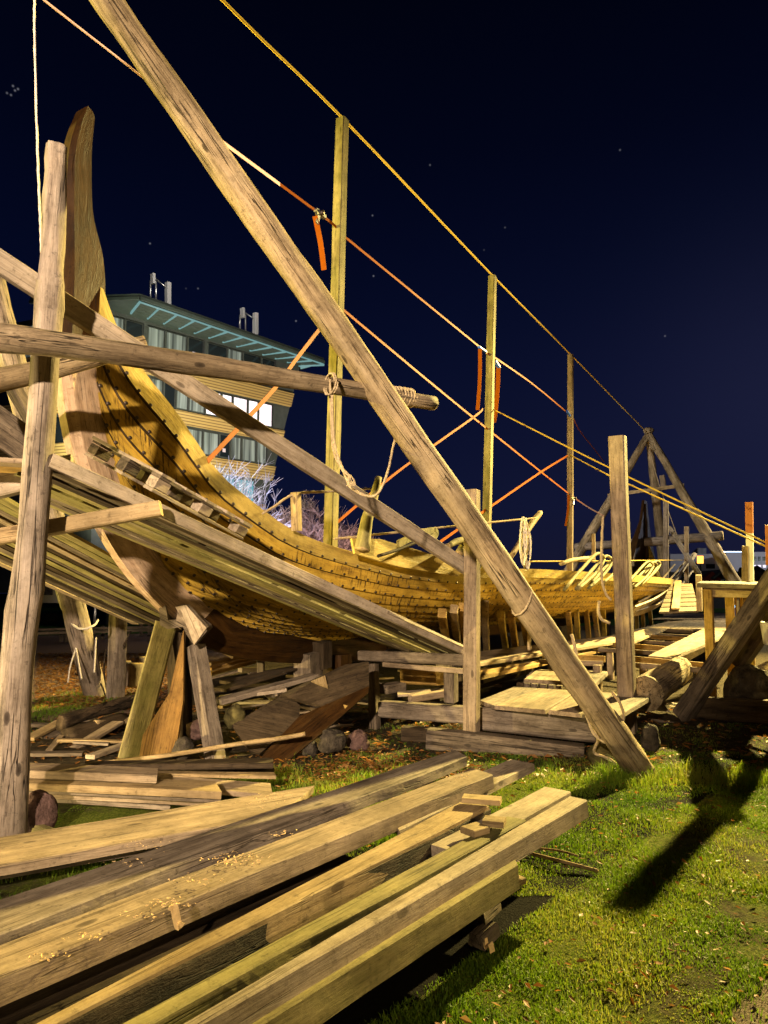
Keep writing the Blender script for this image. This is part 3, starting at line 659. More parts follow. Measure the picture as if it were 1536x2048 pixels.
s3 = strap([(988, 714), (1068, 770), (1140, 830)], 'orange strap high up between the middle and the farthest post'); tail(997, 728, 988, 845, s3, .075)
beam('buckle', V(990, 722, .03), V(998, 734, .03), .07, .05, 'blue', parent=s3)
s4 = strap([(1146, 835), (1160, 862), (1190, 900), (1208, 924)], 'short slack orange strap end right of the farthest post')
beam('buckle', V(1134, 822, .04), V(1140, 832, .04), .06, .05, 'blue', parent=s4)
s5 = strap([(688, 619), (706, 636), (945, 834), (1148, 995), (1207, 1032)], 'long diagonal orange strap descending from the nearest post past the farthest post', w=.042); ratchet(1148, 997, 1207, 1032, s5, .09); tail(1137, 990, 1131, 1052, s5, .05, .09)
strap([(640, 657, .03), (590, 722, .1), (545, 782, .2), (415, 922, .50)], 'orange strap running down behind the cross log to the near rail of the ship', w=.055)
strap([(966, 818), (945, 836), (800, 940), (668, 1050)], 'orange strap crossing the long diagonal one between the nearest and middle posts', w=.042)
strap([(1136, 911), (1085, 942), (980, 1014), (880, 1084)], 'orange strap crossing the long diagonal one between the middle and farthest posts', w=.05)
g1 = V(985, 818, .05); g2 = D(1538, 1088, 11.0)
tube('stay_rope', [g1, g1.lerp(g2, .5)-Z*.03, g2], .014, 'ropey', twist=False, label='upper of two bright yellow ropes running out to the right from the middle post', cat='rope', group='twin yellow stay ropes')
tube('stay_rope', [V(1140, 910, .05), D(1216, 950, 14.3), D(1230, 956, 14), D(1536, 1095, 11.0)], .013, 'ropey', twist=False, label='lower thinner yellow rope running out to the right from the farthest post', cat='rope', group='twin yellow stay ropes')
# thin hand lines along the ship
beam('stanchion', V(593, 1062, .9), V(591, 985, .9), .085, .085, 'tan', up=NN, label='short square post standing on the rail below the hotel', cat='post')
tube('hand_line', [V(500, 1042, .62), V(545, 1015, .75), V(590, 988, .9), V(660, 983, 1.1), V(742, 977, 1.3)], .012, 'rope', n=60, label='thin rope from the rail over the short post to the near horn cleat', cat='rope')
tube('hand_line', [V(668, 1078, .95), V(800, 1064, 1.35), V(930, 1050, 1.7), V(1072, 1036, 2.0)], .012, 'rope', n=60, label='thin rope along the rail to the far horn cleat with the coil', cat='rope')
tube('hand_line', [V(1060, 1123, 2.1), V(1190, 1122, 2.2), V(1378, 1120, 2.0)], .010, 'ropey', twist=False, n=30, label='thin yellow line along the rail behind the bent loops', cat='rope')
cl = tube('rope_coil', [V(1046, 1036, 2.03), V(1042, 1080, 2.03), V(1050, 1135, 2.03), V(1056, 1080, 2.03), V(1051, 1037, 2.03), V(1048, 1080, 2.06), V(1056, 1138, 2.06), V(1061, 1080, 2.06), V(1046, 1035, 2.06), V(1040, 1090, 2.08), V(1047, 1130, 2.08), V(1053, 1085, 2.08), V(1050, 1036, 2.08)], .013, 'ropep', n=150, label='pale rope coil hanging on the far horn cleat', cat='rope')
tube('hanging_rope', [D(1066, 1230, 7.6), D(1060, 1262, 7.6), D(1058, 1300, 7.6)], .02, 'rope', label='knotted rope end hanging beside the leaning pole over the deck', cat='rope')
tube('hanging_rope', [D(70, -20, 4.45), D(69, 60, 4.45), D(75, 300, 4.45), D(82, 480, 4.45), D(84, 560, 4.45)], .007, 'ropep', n=60, label='thin pale cord hanging straight down beside the upright log post', cat='rope')
for q, rr, lb in (([D(1206, 1032, 7.75), D(1203, 1100, 7.75), D(1204, 1160, 7.75), D(1212, 1188, 7.75), D(1222, 1200, 7.75)], .014, 'rope hanging down the left side of the tall square post'),
              ([D(1198, 1202, 7.75), D(1197, 1225, 7.75), D(1204, 1240, 7.75), D(1220, 1246, 7.75)], .016, 'short rope bight at the left side of the tall square post')):
    tube('hanging_rope', q, rr, 'rope', label=lb, cat='rope')

# ------------------------------------------------------------------ the two ramps by the stem
RA = D(930, 1303, 7.4); RBp = D(280, 1005, 4.8); RD = (RBp-RA); RE = Vector((RD.y, -RD.x, 0)).normalized()
def flip(p): q = p-SO; return P(q.dot(U), -q.dot(NN), p.z)
rampn = T('gangway', 'long plank ramp beside the hull rising to the left, its gappy underside showing', 'gangway', RA)
def ramp_boards(par, f, n, t0, t1, wtot, mat='greyd'):
    bw = wtot/n
    for k in range(n):
        o = bw*k; a0 = RA+RD*(t0+random.uniform(-.004, .004))+RE*o; a1 = RA+RD*(t1+random.uniform(-.01, .01))+RE*o; g = bw-random.uniform(.014, .034); lift = Z*random.uniform(-.012, .012)
        slab('deck_board', f(a0+lift), f(a1+lift), f(a0+RE*g+lift), f(a1+RE*g+lift), .034, random.choice(['greyd', 'plank', 'olive', 'dark', 'greyd']), (.008, .008), seg=40, parent=par)
ramp_boards(rampn, lambda p: p, 9, 0, 1.17, 1.0)
up_ = Z*.034
beam('edge_board', RA-RE*.02+Z*.0, RA+RD*1.165-RE*.02, .04, .09, 'pale', wob=.004, parent=rampn)
slab('loose_board', RA+RD*.30+up_+RE*.0, RA+RD*.62+up_+RE*.02, RA+RD*.30+RE*.16+up_, RA+RD*.62+RE*.15+up_, .022, 'pale', parent=rampn)
slab('loose_board', RA+RD*.02+up_-RE*.06, RA+RD*.34+up_-RE*.05, RA+RD*.02+RE*.09+up_, RA+RD*.34+RE*.09+up_, .022, 'pale', parent=rampn)
for t in (.12, .34, .56, .80): # cleats under and over the boards
    c = RA+RD*t+Z*.045; beam('cleat', c+RE*.05, c+RE*.9, .05, .03, 'plank', parent=rampn)
rl_ = [D(-40, 498, 4.35), D(935, 1137, 7.33)]
beam('handrail', rl_[0], rl_[1], .055, .145, 'pale', wob=.008, up=Z, parent=rampn, label='long pale rail board sloping down to the right')
ramp2 = T('gangway', 'second plank ramp on the far side of the stem, its underside rising to the left', 'gangway', flip(RA))
ramp_boards(ramp2, flip, 14, .2, 1.45, 1.5)
plat = T('staging', 'plank staging joining the two ramps behind the upright log post at the left edge', 'staging', RA+RD*1.3)
pc = RA+RD*1.17
for k in range(12):
    o = RE*(.02+.19*k)
    slab('deck_board', pc+o+RD*.0, pc+o-Vector((2.2, .3, -.10)), pc+o+RE*.17, pc+o+RE*.17-Vector((2.2, .3, -.10)), .032, random.choice(['greyd', 'plank', 'gold']), seg=14, parent=plat)
for z_, y0, y1 in ((0, 830, 905), (0, 868, 950)):
    beam('side_board', D(-60, y0-38, 5.6), D(70, y0+55, 5.9), .04, .16, 'greyd', parent=plat)
beam('bearer', D(-70, 988, 4.7), D(146, 935, 4.75), .10, .165, 'pale', parent=plat, rag=.03, label='thick pale bearer with a ragged end')
beam('bearer', D(-70, 1086, 4.55), D(322, 1016, 4.72), .10, .10, 'tan', parent=plat, label='slender bearer under the near ramp, cut end showing')
beam('guard_post', G(943, 1492)-Z*.1, D(944, 980, 7.33), .115, .14, 'plank', up=NN, ch=.008, label='tall slim square post at the foot of the near ramp', cat='post')

# pallet on the ramp
pal = T('pallet', 'grey wooden pallet lying tilted on the ramp against the hull', 'pallet', D(380, 1010, 5.6))
PB = D(303, 985, 5.05); PX = (D(478, 1078, 6.05)-PB); PX = PX.normalized(); PY = (D(262, 960, 5.75)-PB).normalized(); PY = (PY-PX*PY.dot(PX)).normalized(); PN = PX.cross(PY)
if PN.z < 0: PN = -PN
PL, PW = 1.2, .8
for r_ in range(3):
    for k in range(3):
        c = PB+PX*(.07+k*(PL-.14)/2)+PY*(.05+r_*(PW-.1)/2)+PN*.072
        beam('block', c-PX*.07, c+PX*.07, .095, .078, 'pale' if r_ == 0 else 'greyd', up=PN, seg=2, parent=pal)
    o = PY*(.05+r_*(PW-.1)/2)
    beam('bottom_board', PB+o+PN*.018, PB+o+PX*PL+PN*.018, .10, .022, 'pale', up=PN, parent=pal)
    beam('stringer', PB+o+PN*.124, PB+o+PX*PL+PN*.124, .10, .02, 'greyd', up=PN, parent=pal)
for k in range(5):
    o = PX*(.06+k*(PL-.12)/4)+PN*.147
    beam('top_board', PB+o-PY*.01, PB+o+PY*(PW+.01), .11 if k % 2 else .14, .022, 'pale', up=PN, parent=pal)

# ------------------------------------------------------------------ cradle under the stem
cr = T('stem_cradle', 'slanted timber trestle with a notched block propping the foot of the stem', 'trestle', G(330, 1520))
beam('leg', D(256, 1532, 6.5), D(332, 1246, 6.85), .21, .12, 'olive', up=Vector((.3, -1, .2)), parent=cr, label='broad greenish front leg')
plate('gusset', [D(x, y, d) for x, y, d in ((367, 1254, 6.85), (340, 1388, 6.66), (284, 1470, 6.5), (276, 1516, 6.42), (352, 1514, 6.45), (366, 1400, 6.6))], .04, 'brown', parent=cr)
beam('leg', D(432, 1522, 6.55), D(392, 1292, 6.95), .13, .16, 'grey', up=Vector((-.8, -1, .1)), parent=cr)
beam('leg', D(362, 1525, 7.1), D(358, 1260, 7.0), .16, .2, 'dark', up=NN, parent=cr)
plate('notched_block', [D(x, y, 6.72) for x, y in ((318, 1216), (331, 1211), (336, 1240), (352, 1240), (358, 1213), (412, 1256), (414, 1262), (389, 1292), (372, 1268), (366, 1254), (335, 1258), (320, 1250))], .22, 'greyd', parent=cr)
plate('wedge', [D(x, y, 6.70) for x, y in ((350, 1214), (372, 1210), (413, 1256), (388, 1290), (372, 1250))], .1, 'pale', parent=cr)

# ------------------------------------------------------------------ far shear legs
fa = V(1297, 868)
fs_ = T('shear_legs', 'far log tripod standing over the distant end of the ship', 'log tripod', P(24, 0, 0))
sA = (fa-SO).dot(U)
FT = lambda s, b: P(s, b, 0)
l1, l2, l3 = FT(sA-3, 4), FT(sA-3, -4), FT(sA+3.2, 0)
for a in (l1, l2, l3): log('leg', [a, fa+(fa-a).normalized()*.25], .24, .13, 'log', ns=12, parent=fs_)
at = lambda a, z: a+(fa-a)*(z/fa.z)
log('cross_log', [at(l2, 3.3)-NN*.3, at(l1, 3.55)+NN*.5], .17, .17, 'grey', ns=8, knots=False, parent=fs_)
beam('cross_bar', at(l2, 5.4)-NN*.2, at(l1, 5.6)+NN*.2, .1, .14, 'tan', parent=fs_)
tube('rope', [fa-Z*.6, fa-Z*2.2+NN*.35, fa-Z*4.5+NN*1.0], .02, 'rope', n=20, twist=False, parent=fs_)
beam('pulley_block', fa-Z*1.75+NN*.45, fa-Z*2.35+NN*.5, .16, .2, 'plank', parent=fs_)
lash(fa-Z*.15, fa+Z*.1, .2, 4, .03, 'ropep', fs_)
# ------------------------------------------------------------------ right-hand staging
def obj_beam(name, lb, cat, *a, **k): return beam(name, *a, label=lb, cat=cat, **k)
tr = T('trestle', 'low timber trestle frame carrying the foot of the near ramp', 'trestle', G(850, 1460))
TL, TRr = D(721, 1311, 8.35), D(946, 1320, 7.28)
beam('top_rail', TL, TRr, .10, .115, 'greyd', parent=tr)
beam('second_rail', D(768, 1329, 8.0), D(930, 1343, 7.4), .05, .05, 'plank', parent=tr)
beam('leg', D(746, 1328, 8.2), D(750, 1468, 8.0), .11, .10, 'greyd', up=NN, parent=tr)
beam('leg', D(938, 1330, 7.25), D(939, 1412, 7.25), .10, .10, 'plank', up=NN, parent=tr)
beam('leg', D(902, 1340, 7.6), D(902, 1403, 7.6), .13, .12, 'grey', up=NN, parent=tr)
beam('sleeper', D(764, 1417, 8.0), D(940, 1430, 7.4), .16, .17, 'grey', parent=tr)
beam('foot_block', D(943, 1412, 7.22), D(943, 1470, 7.22), .11, .12, 'dark', up=NN, parent=tr)

low = T('low_deck', 'low deck of pale boards on a heavy front beam between ramp foot and leaning pole', 'deck', D(1075, 1440, 7.3))
beam('front_beam', D(957, 1434, 7.32), D(1240, 1464, 6.85), .18, .225, 'grey', parent=low)
def q4(name, pts, d, th, mat, par=None, z=None, **kw):
    """board from four picture points a0 a1 b0 b1 on a level z"""
    w = [G(x, y, z) for x, y in pts]; return slab(name, *w, th, mat, parent=par, **kw)
for pts, m in ((((958, 1400), (1028, 1373), (990, 1411), (1075, 1376)), 'grey'), (((990, 1411), (1075, 1376), (1090, 1420), (1155, 1381)), 'plank'), (((1098, 1420), (1158, 1382), (1160, 1427), (1230, 1386)), 'plank'), (((1165, 1428), (1232, 1387), (1236, 1432), (1300, 1394)), 'grey')):
    q4('deck_board', pts, 0, .04, m, low, .38)
q4('deck_board', ((1048, 1358), (1075, 1338), (1128, 1362), (1150, 1344)), 0, .05, 'plank', low, .40)
q4('deck_board', ((1130, 1362), (1165, 1338), (1190, 1366), (1215, 1343)), 0, .05, 'grey', low, .40)
for k in range(5):
    p = G(1055+k*16, 1366+k*1.2, .36); beam('deck_block', p, p-Z*.09, .09, .07, 'greyd', up=NN, seg=2, parent=low)
beam('bearer', G(1040, 1372, .18), G(1195, 1352, .2), .12, .1, 'dark', parent=low)

obj_beam('ground_timber', 'heavy squared timber lying on the grass in front of the low deck', 'timber', D(856, 1478, 7.02), D(1168, 1512, 6.62), .20, .20, 'greyd', wob=.016, ch=.02)
obj_beam('ground_timber', 'short dark block of timber half hidden behind the heavy squared timber', 'timber', G(806, 1466, .07), G(868, 1470, .07), .16, .14, 'dark')

# upper deck
dk = T('upper_deck', 'broad board deck with open joists stretching along the ship to the far ramp', 'deck', G(1340, 1300, .6))
ZD = .6
for pts, m in ((((1296, 1311), (1450, 1236), (1342, 1315), (1497, 1236)), 'plank'), (((1342, 1315), (1497, 1236), (1372, 1303), (1530, 1240)), 'grey'),
               (((1382, 1243), (1398, 1226), (1490, 1246), (1496, 1227)), 'plank'), (((1340, 1257), (1374, 1236), (1410, 1258), (1440, 1236)), 'grey'),
               (((957, 1303), (1232, 1270), (957, 1326), (1262, 1279)), 'plank'), (((1180, 1281), (1335, 1243), (1262, 1285), (1375, 1240)), 'plank'), (((1300, 1239), (1360, 1224), (1400, 1240), (1440, 1226)), 'grey')):
    q4('deck_board', pts, 0, .045, m, dk, ZD)
q4('deck_board', ((957, 1338), (1205, 1291), (957, 1352), (1215, 1296)), 0, .05, 'gold', dk, .50)
for a, b, m in (((1262, 1318), (1412, 1332), 'gold'), ((1204, 1288), (1342, 1299), 'gold'), ((1275, 1272), (1382, 1279), 'gold'), ((1300, 1258), (1386, 1264), 'plank'), ((1085, 1312), (1210, 1318), 'gold')):
    beam('joist', G(*a, ZD-.05), G(*b, ZD-.05), .05, .09, m, parent=dk)
    beam('joist', G(a[0]-6, a[1]+11, ZD-.09), G(b[0]-4, b[1]+9, ZD-.09), .05, .07, 'plank', parent=dk)
for x, y in ((1286, 1322), (1322, 1326), (1400, 1333), (1220, 1300), (1102, 1318), (1060, 1325), (1195, 1330)):
    p = G(x, y, .5); beam('deck_leg', p, Vector((p.x, p.y, -.05)), .11, .1, 'plank', up=NN, parent=dk)
beam('side_beam', G(1345, 1325, .48), G(1500, 1246, .48), .05, .2, 'greyd', parent=dk)
# props under the bilge
for k, (x, y0, y1, lean, m) in enumerate([(884, 1234, 1294, 18, 'gold'), (908, 1226, 1296, 12, 'tan'), (925, 1222, 1292, 8, 'gold'), (970, 1215, 1298, 3, 'tan'), (1002, 1236, 1290, 14, 'hullp'), (1022, 1236, 1290, 14, 'gold'), (1045, 1234, 1288, 16, 'hullp'),
                                          (1136, 1226, 1278, 8, 'gold'), (1152, 1224, 1278, 6, 'hullp'), (1172, 1222, 1276, 8, 'gold'), (1188, 1218, 1276, 12, 'tan'), (1206, 1216, 1274, 4, 'hullp'), (1272, 1205, 1262, 2, 'hullp'), (1284, 1204, 1258, 3, 'gold'), (1298, 1202, 1254, 6, 'hullp')]):
    p = G(x+lean, y1, .45); q = V(x, y0, 1.50)
    beam('hull_prop', Vector((p.x, p.y, 0)), q+Z*.05, .11, .10, m, up=NN, label='short slanted prop under the turn of the hull', cat='prop', group='props under the hull')
beam('keel_block', D(617, 1304, 8.6), D(617, 1352, 8.6), .30, .26, 'greyd', up=NN, label='pale block of wood under the keel', cat='block')
beam('keel_block', D(642, 1282, 8.7), D(642, 1335, 8.7), .22, .2, 'dark', up=NN, label='dark squared block wedged beside the keel', cat='block')
beam('keel_block', P(3.6, 0, .35), P(3.6, 0, .72), .3, .4, 'stemd', up=NN, label='brown timber block under the keel behind the gangway', cat='block')
for s_ in (7, 10.5, 14, 17.5, 21):
    beam('keel_block', P(s_, 0, 0), P(s_, 0, .70), .35, .35, 'greyd', up=NN, label='timber block under the middle of the keel', cat='block', group='blocks under the keel')

# tall square post
obj_beam('square_post', 'tall thick square post standing at the right in front of the deck', 'post', G(1256, 1462)-Z*.1, D(1235, 873, 7.9), .165, .17, 'plank', up=NN, ch=.014)

obj_beam('square_post', 'unseen square post beyond the right edge of the view, added to cast the shadow band on the grass', 'post', Vector((4.32, 7.7, -.1)), Vector((4.32, 7.7, 2.60)), .15, .15, 'plank', up=NN, ch=.014)  # unseen post, set and sized to cast the shadow band across the grass
# bench scaffold at the right
bn = T('work_bench', 'high wooden work bench with thick board top at the right edge', 'work bench', G(1450, 1400))
BZ = 1.52
bt = [D(1394, 1166, 9.4), D(1560, 1170, 8.9), D(1402, 1162, 10.3), D(1580, 1164, 9.8)]
slab('top_board', bt[0], bt[1], bt[0].lerp(bt[2], .48), bt[1].lerp(bt[3], .48), .06, 'greyd', parent=bn)
slab('top_board', bt[0].lerp(bt[2], .52), bt[1].lerp(bt[3], .52), bt[2], bt[3], .06, 'plank', parent=bn)
beam('apron', D(1408, 1184, 9.42), D(1545, 1188, 9.0), .04, .12, 'tan', parent=bn)
for x, y, d in ((1416, 1393, 9.4), (1458, 1388, 9.9), (1495, 1388, 9.3), (1478, 1375, 10.2)):
    t_ = D(x, 1178, d); b_ = D(x+8, y, d); beam('leg', Vector((b_.x, b_.y, 0)), t_, .135 if y > 1390 else .115, .11, 'gold', up=NN, parent=bn)
beam('brace', D(1476, 1176, 9.3), D(1478, 1260, 9.3), .08, .03, 'pale', up=NN, parent=bn)
obj_beam('leaning_beam', 'thick weathered beam leaning up to the right in front of the work bench', 'beam', D(1365, 1432, 8.6), D(1578, 1115, 7.6), .20, .19, 'greyd', up=Vector((.6, -1, .4)))
obj_beam('leaning_beam', 'darker beam leaning parallel behind the thick weathered one', 'beam', D(1478, 1330, 8.9), D(1590, 1170, 8.3), .18, .16, 'dark', up=Vector((.6, -1, .4)))
log('lying_timber', [D(1290, 1388, 7.9), D(1320, 1366, 8.5), D(1360, 1340, 9.4)], .20, .17, 'log', ns=12, endm='log', label='big round-ended timber lying beside the tall square post', cat='timber')
obj_beam('lying_timber', 'long dark beam lying on the ground at the right edge under the bench', 'timber', D(1388, 1414, 8.7), D(1600, 1428, 7.7), .16, .26, 'dark')
rock('boulder', G(1515, 1385, .3), .42, .4, .36, 'stone', label='dark round boulder at the right edge behind the beams', cat='rock')
plate('board_offcut', [D(x, y, 8.4) for x, y in ((1302, 1438), (1362, 1446), (1358, 1464), (1308, 1456))], .03, 'greyd', label='grey board offcut lying by the foot of the square post', cat='offcut')
plate('board_offcut', [D(x, y, 8.7) for x, y in ((1294, 1420), (1322, 1400), (1340, 1424))], .03, 'pale', label='triangular pale offcut under the round-ended timber', cat='offcut')
rock('stone', G(1300, 1478, .1), .09, .09, .14, 'stone', label='dark stone beside the foot of the leaning pole', cat='stone')
slab('bench_board', D(1514, 1332, 8.2), D(1600, 1290, 7.9), D(1530, 1336, 8.0), D(1600, 1300, 7.7), .03, 'plank', label='small board sticking in from the right edge', cat='board')
log('white_float', [D(1536, 1245, 8.2), D(1536, 1288, 8.2)], .09, .05, 'white', ns=12, knots=False, rough=.002, endm='white', label='white rounded float at the right edge', cat='float')
# small standing things beyond the deck
def pst(x, y0, y1, d, w, m, lb, name='stake', **k): obj_beam(name, lb, 'post', D(x, y0, d), D(x+k.get('dx', 0), y1, d), w, w, m, up=NN)
pst(1332, 1165, 1002, 24, .16, 'grey', 'thin grey post right of the far stem')
pst(1373, 1180, 1053, 22, .12, 'plank', 'slender post beyond the loose strakes')
pst(1187, 1125, 1068, 18, .08, 'plank', 'short thin post above the hull left of the tall square post')
pst(1399, 1222, 1150, 15, .11, 'pale', 'pale post at the foot of the far ramp', dx=-2)
pst(1490, 1170, 1092, 13, .11, 'plank', 'thin brown post behind the work bench')
pp = beam('marker_post', D(1500, 1172, 13), D(1499, 1065, 13), .135, .12, 'white', up=NN, label='post with white lower half and orange top behind the work bench', cat='post')
beam('orange_top', D(1499, 1066, 13), D(1498, 1004, 13), .14, .125, 'orangew', up=NN, parent=pp)
beam('marker_post', D(1536, 1130, 11), D(1535, 1050, 11), .07, .07, 'orangew', up=NN, label='thin orange post at the right edge holding the yellow ropes', cat='post')
beam('far_brace', D(1338, 1055, 25), D(1400, 1152, 20), .12, .12, 'grey', label='slanting pole between the thin grey post and the far ramp', cat='pole')
fr = T('far_ramp', 'far ramp of cross boards rising beyond the deck to the end of the ship', 'ramp', D(1358, 1220, 16))
fq = [D(1318, 1224, 15.5), D(1398, 1221, 15.0), D(1342, 1166, 19), D(1384, 1166, 18.6)]
for k in range(7):
    a = k/7; b = (k+.84)/7; slab('cross_board', fq[0].lerp(fq[2], a), fq[1].lerp(fq[3], a), fq[0].lerp(fq[2], b), fq[1].lerp(fq[3], b), .04, random.choice(['plank', 'greyd', 'grey']), seg=8, parent=fr)
beam('runner', fq[0].lerp(fq[1], .42)+Z*.05, fq[2].lerp(fq[3], .35)+Z*.05, .16, .04, 'tan', parent=fr)
plate('tarpaulin', [D(x, y, 17) for x, y in ((1463, 1218), (1477, 1212), (1482, 1232), (1462, 1233))], .25, 'blue', label='bright blue tarpaulin bundle seen under the work bench', cat='tarpaulin')

# ------------------------------------------------------------------ the plank pile in front
FP = 'sawn planks piled in the foreground'
def pl(lb, a, b, z, th, mat, wane=(.004, .004), name='plank', **k):
    return slab(name, G(*a[0], z), G(*a[1], z), G(*b[0], z), G(*b[1], z), th, mat, wane, label=lb, cat='plank', group=FP, **k)
pl('wide smooth brown plank at the back of the pile, lowest and farthest left', ((-130, 1694), (628, 1571)), ((-130, 1752), (560, 1632)), .17, .05, 'plank', (.01, .012))
pl('thin plank just under the front edge of the wide brown one', ((-130, 1745), (330, 1668)), ((-130, 1768), (345, 1686)), .10, .03, 'greyd', (.008, .012))
pl('grey wavy-edged plank second from the back of the pile', ((-160, 1852), (908, 1499)), ((-150, 1920), (936, 1512)), .29, .07, 'grey', (.014, .03))
pl('widest plank, strewn with shavings, across the middle of the pile', ((-160, 1948), (943, 1536)), ((-150, 2012), (986, 1549)), .37, .085, 'plank', (.006, .006))
pl('short pale plank poking out behind the widest one towards the timber', ((780, 1626), (1020, 1518)), ((800, 1660), (1068, 1527)), .30, .05, 'pale')
pl('orange-topped beam with rough dark bark side, below the widest plank', ((-40, 2104), (918, 1604)), ((0, 2100), (978, 1611)), .40, .125, 'tan', (.004, .006))
pl('greenish thin beam with flaking lower edge, right of the orange-topped one', ((120, 2112), (1012, 1632)), ((190, 2104), (1054, 1640)), .385, .09, 'olive', (.006, .014))
pl('clean grey-white beam sticking out farthest to the right', ((240, 2118), (1138, 1592)), ((300, 2106), (1175, 1600)), .43, .085, 'pale')
pl('broad pale plank end beside the grey-white beam', ((860, 1688), (1088, 1573)), ((920, 1706), (1142, 1583)), .36, .05, 'pale')
pl('yellow-green beam with broken end, lowest at the right side of the pile', ((370, 2116), (1026, 1716)), ((430, 2104), (1038, 1728)), .36, .10, 'olive', (.006, .008))
# bark on the rough side of the orange-topped beam
a0, a1 = G(0, 2100, .395), G(978, 1611, .395)
slab('bark_edge', a0-Z*.012+Vector((.012, -.01, 0)), a1-Z*.012+Vector((.010, -.01, 0)), a0-Z*.012-Vector((.02, -.02, 0)), a1-Z*.012-Vector((.02, -.02, 0)), .10, 'bark', (.012, .012), label='dark bark strip on the front of the orange-topped beam', cat='bark')
for p, q, z, lb in (((926, 1597), (1002, 1603), .43, 'flat stick lying across the upper ends of the pile'), ((968, 1640), (1010, 1644), .42, 'small block lying on the greenish beam'), ((935, 1664), (965, 1655), .40, 'small flat chip of wood between greenish and grey-white beams'), ((1004, 1768), (1040, 1756), .02, 'little flat offcut in the grass under the broken beam end')):
    beam('offcut', G(*p, z), G(*q, z), .09, .028, 'tan', label=lb, cat='offcut')
for pts, z, lb in (((( 950, 1806), (985, 1781), (968, 1826), (1000, 1796)), .14, 'upper pale bearer end sticking out under the pile'), (((938, 1864), (968, 1836), (966, 1876), (996, 1846)), .07, 'lower pale bearer end sticking out under the pile')):
    q4('bearer_end', ((pts[0]), pts[1], pts[2], pts[3]), 0, .05, 'greyd', None, z, label=lb, cat='bearer')
_u = Vector((.64, .77, 0)); _n = Vector((-.77, .64, 0))
for k, lb in enumerate(('dark board under the yellow-green beam, added to shade the gaps of the pile', 'dark board under the grey-white beam, added to shade the gaps of the pile', 'dark board under the orange-topped beam, added to shade the gaps of the pile', 'dark board under the widest plank, added to shade the gaps of the pile')):
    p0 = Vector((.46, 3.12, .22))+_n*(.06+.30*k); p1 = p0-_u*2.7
    slab('plank', p0, p1, p0+_n*.285, p1+_n*.285, .03, 'dark', label=lb, cat='plank', group=FP)  # added boards that keep light off the ground and blacken the gaps
for t in (.08, .5): # bearers that carry the pile
    beam('bearer', G(-60, 2000, .1).lerp(G(880, 1560, .1), 1-t), G(470, 2030, .1).lerp(G(1020, 1720, .1), 1-t), .12, .16, 'dark', label='dark bearer lying under the plank pile', cat='bearer', group='bearers under the pile')
beam('offcut', D(-12, 2060, 2.3), D(13, 2016, 2.4), .05, .05, 'tan', label='block corner at the bottom left edge of the picture', cat='offcut')
tube('stick', [G(1034, 1694, .02), G(1110, 1700, .03), G(1156, 1712, .02)], .006, 'tan', twist=False, n=10, label='thin upper stick lying in the grass right of the pile', cat='stick')
tube('stick', [G(1034, 1700, .02), G(1120, 1722, .03), G(1196, 1742, .02)], .010, 'tan', twist=False, n=10, label='longer lower stick lying in the grass right of the pile', cat='stick')

rs_ = random.Random(21)
for k in range(46):
    if k < 26: p = G(rs_.uniform(430, 760), rs_.uniform(1340, 1470), 0); z = rs_.uniform(.03, .16)
    elif k < 36: p = G(rs_.uniform(760, 1190), rs_.uniform(1345, 1400), 0); z = rs_.uniform(.03, .12)
    else: p = G(rs_.uniform(60, 240), rs_.uniform(1440, 1520), 0); z = .03
    a = rs_.gauss(.75, .6); L = rs_.uniform(.25, 1.0); d = Vector((math.cos(a), math.sin(a), rs_.gauss(0, .10)))*L/2; c = Vector((p.x, p.y, z))
    beam('offcut', c-d, c+d, rs_.uniform(.04, .14), rs_.uniform(.018, .045), rs_.choice(['greyd', 'plank', 'tan', 'grey', 'dark', 'pale']), label='small offcut among the scrap strewn under the hull and decks', cat='offcut', group='small offcuts strewn under the hull')
# ------------------------------------------------------------------ boards on the ground left of the middle
LG = 'boards stacked on the ground at the left'
def lb_(lb, a, b, z, th, mat, wane=(.005, .005)): slab('board', G(*a[0], z), G(*a[1], z), G(*b[0], z), G(*b[1], z), th, mat, wane, label=lb, cat='board', group=LG)
lb_('thick board on top of the left stack, square right end', ((20, 1523), (316, 1536)), ((20, 1540), (314, 1551)), .26, .05, 'plank')
lb_('broad rounded plank under the top board of the left stack', ((20, 1548), (430, 1562)), ((20, 1565), (443, 1584)), .20, .045, 'tan', (.01, .01))
lb_('notched short plank right of the broad rounded one', ((312, 1549), (541, 1566)), ((330, 1570), (545, 1590)), .14, .03, 'plank')
lb_('thin edge board under the broad rounded plank', ((20, 1566), (440, 1586)), ((20, 1574), (442, 1597)), .15, .03, 'greyd')
lb_('second thin edge board low in the left stack', ((20, 1574), (420, 1592)), ((20, 1584), (430, 1604)), .105, .03, 'plank')
lb_('lowest thin edge board of the left stack, touching the grass', ((20, 1580), (330, 1600)), ((20, 1592), (340, 1613)), .06, .025, 'grey')
lb_('dark damp board behind the left stack', ((170, 1522), (546, 1515)), ((170, 1530), (547, 1526)), .22, .04, 'dark')
lb_('second dark damp board behind the left stack', ((200, 1532), (546, 1528)), ((200, 1540), (548, 1536)), .14, .04, 'dark')
lb_('pale split lath between the dark boards and the notched plank', ((310, 1541), (548, 1544)), ((310, 1547), (552, 1552)), .16, .02, 'tan')
tube('stick', [D(190, 1528, 6.2), D(340, 1510, 6.25), D(483, 1487, 6.3), D(560, 1477, 6.35), D(610, 1468, 6.4)], .02, 'tan', twist=False, n=30, label='long curved lath lying over the scrap heap', cat='stick')
rock('stone', G(72, 1636, .08), .13, .10, .16, 'stoner', .6, label='reddish rough stone beside the foot of the upright log post', cat='stone')
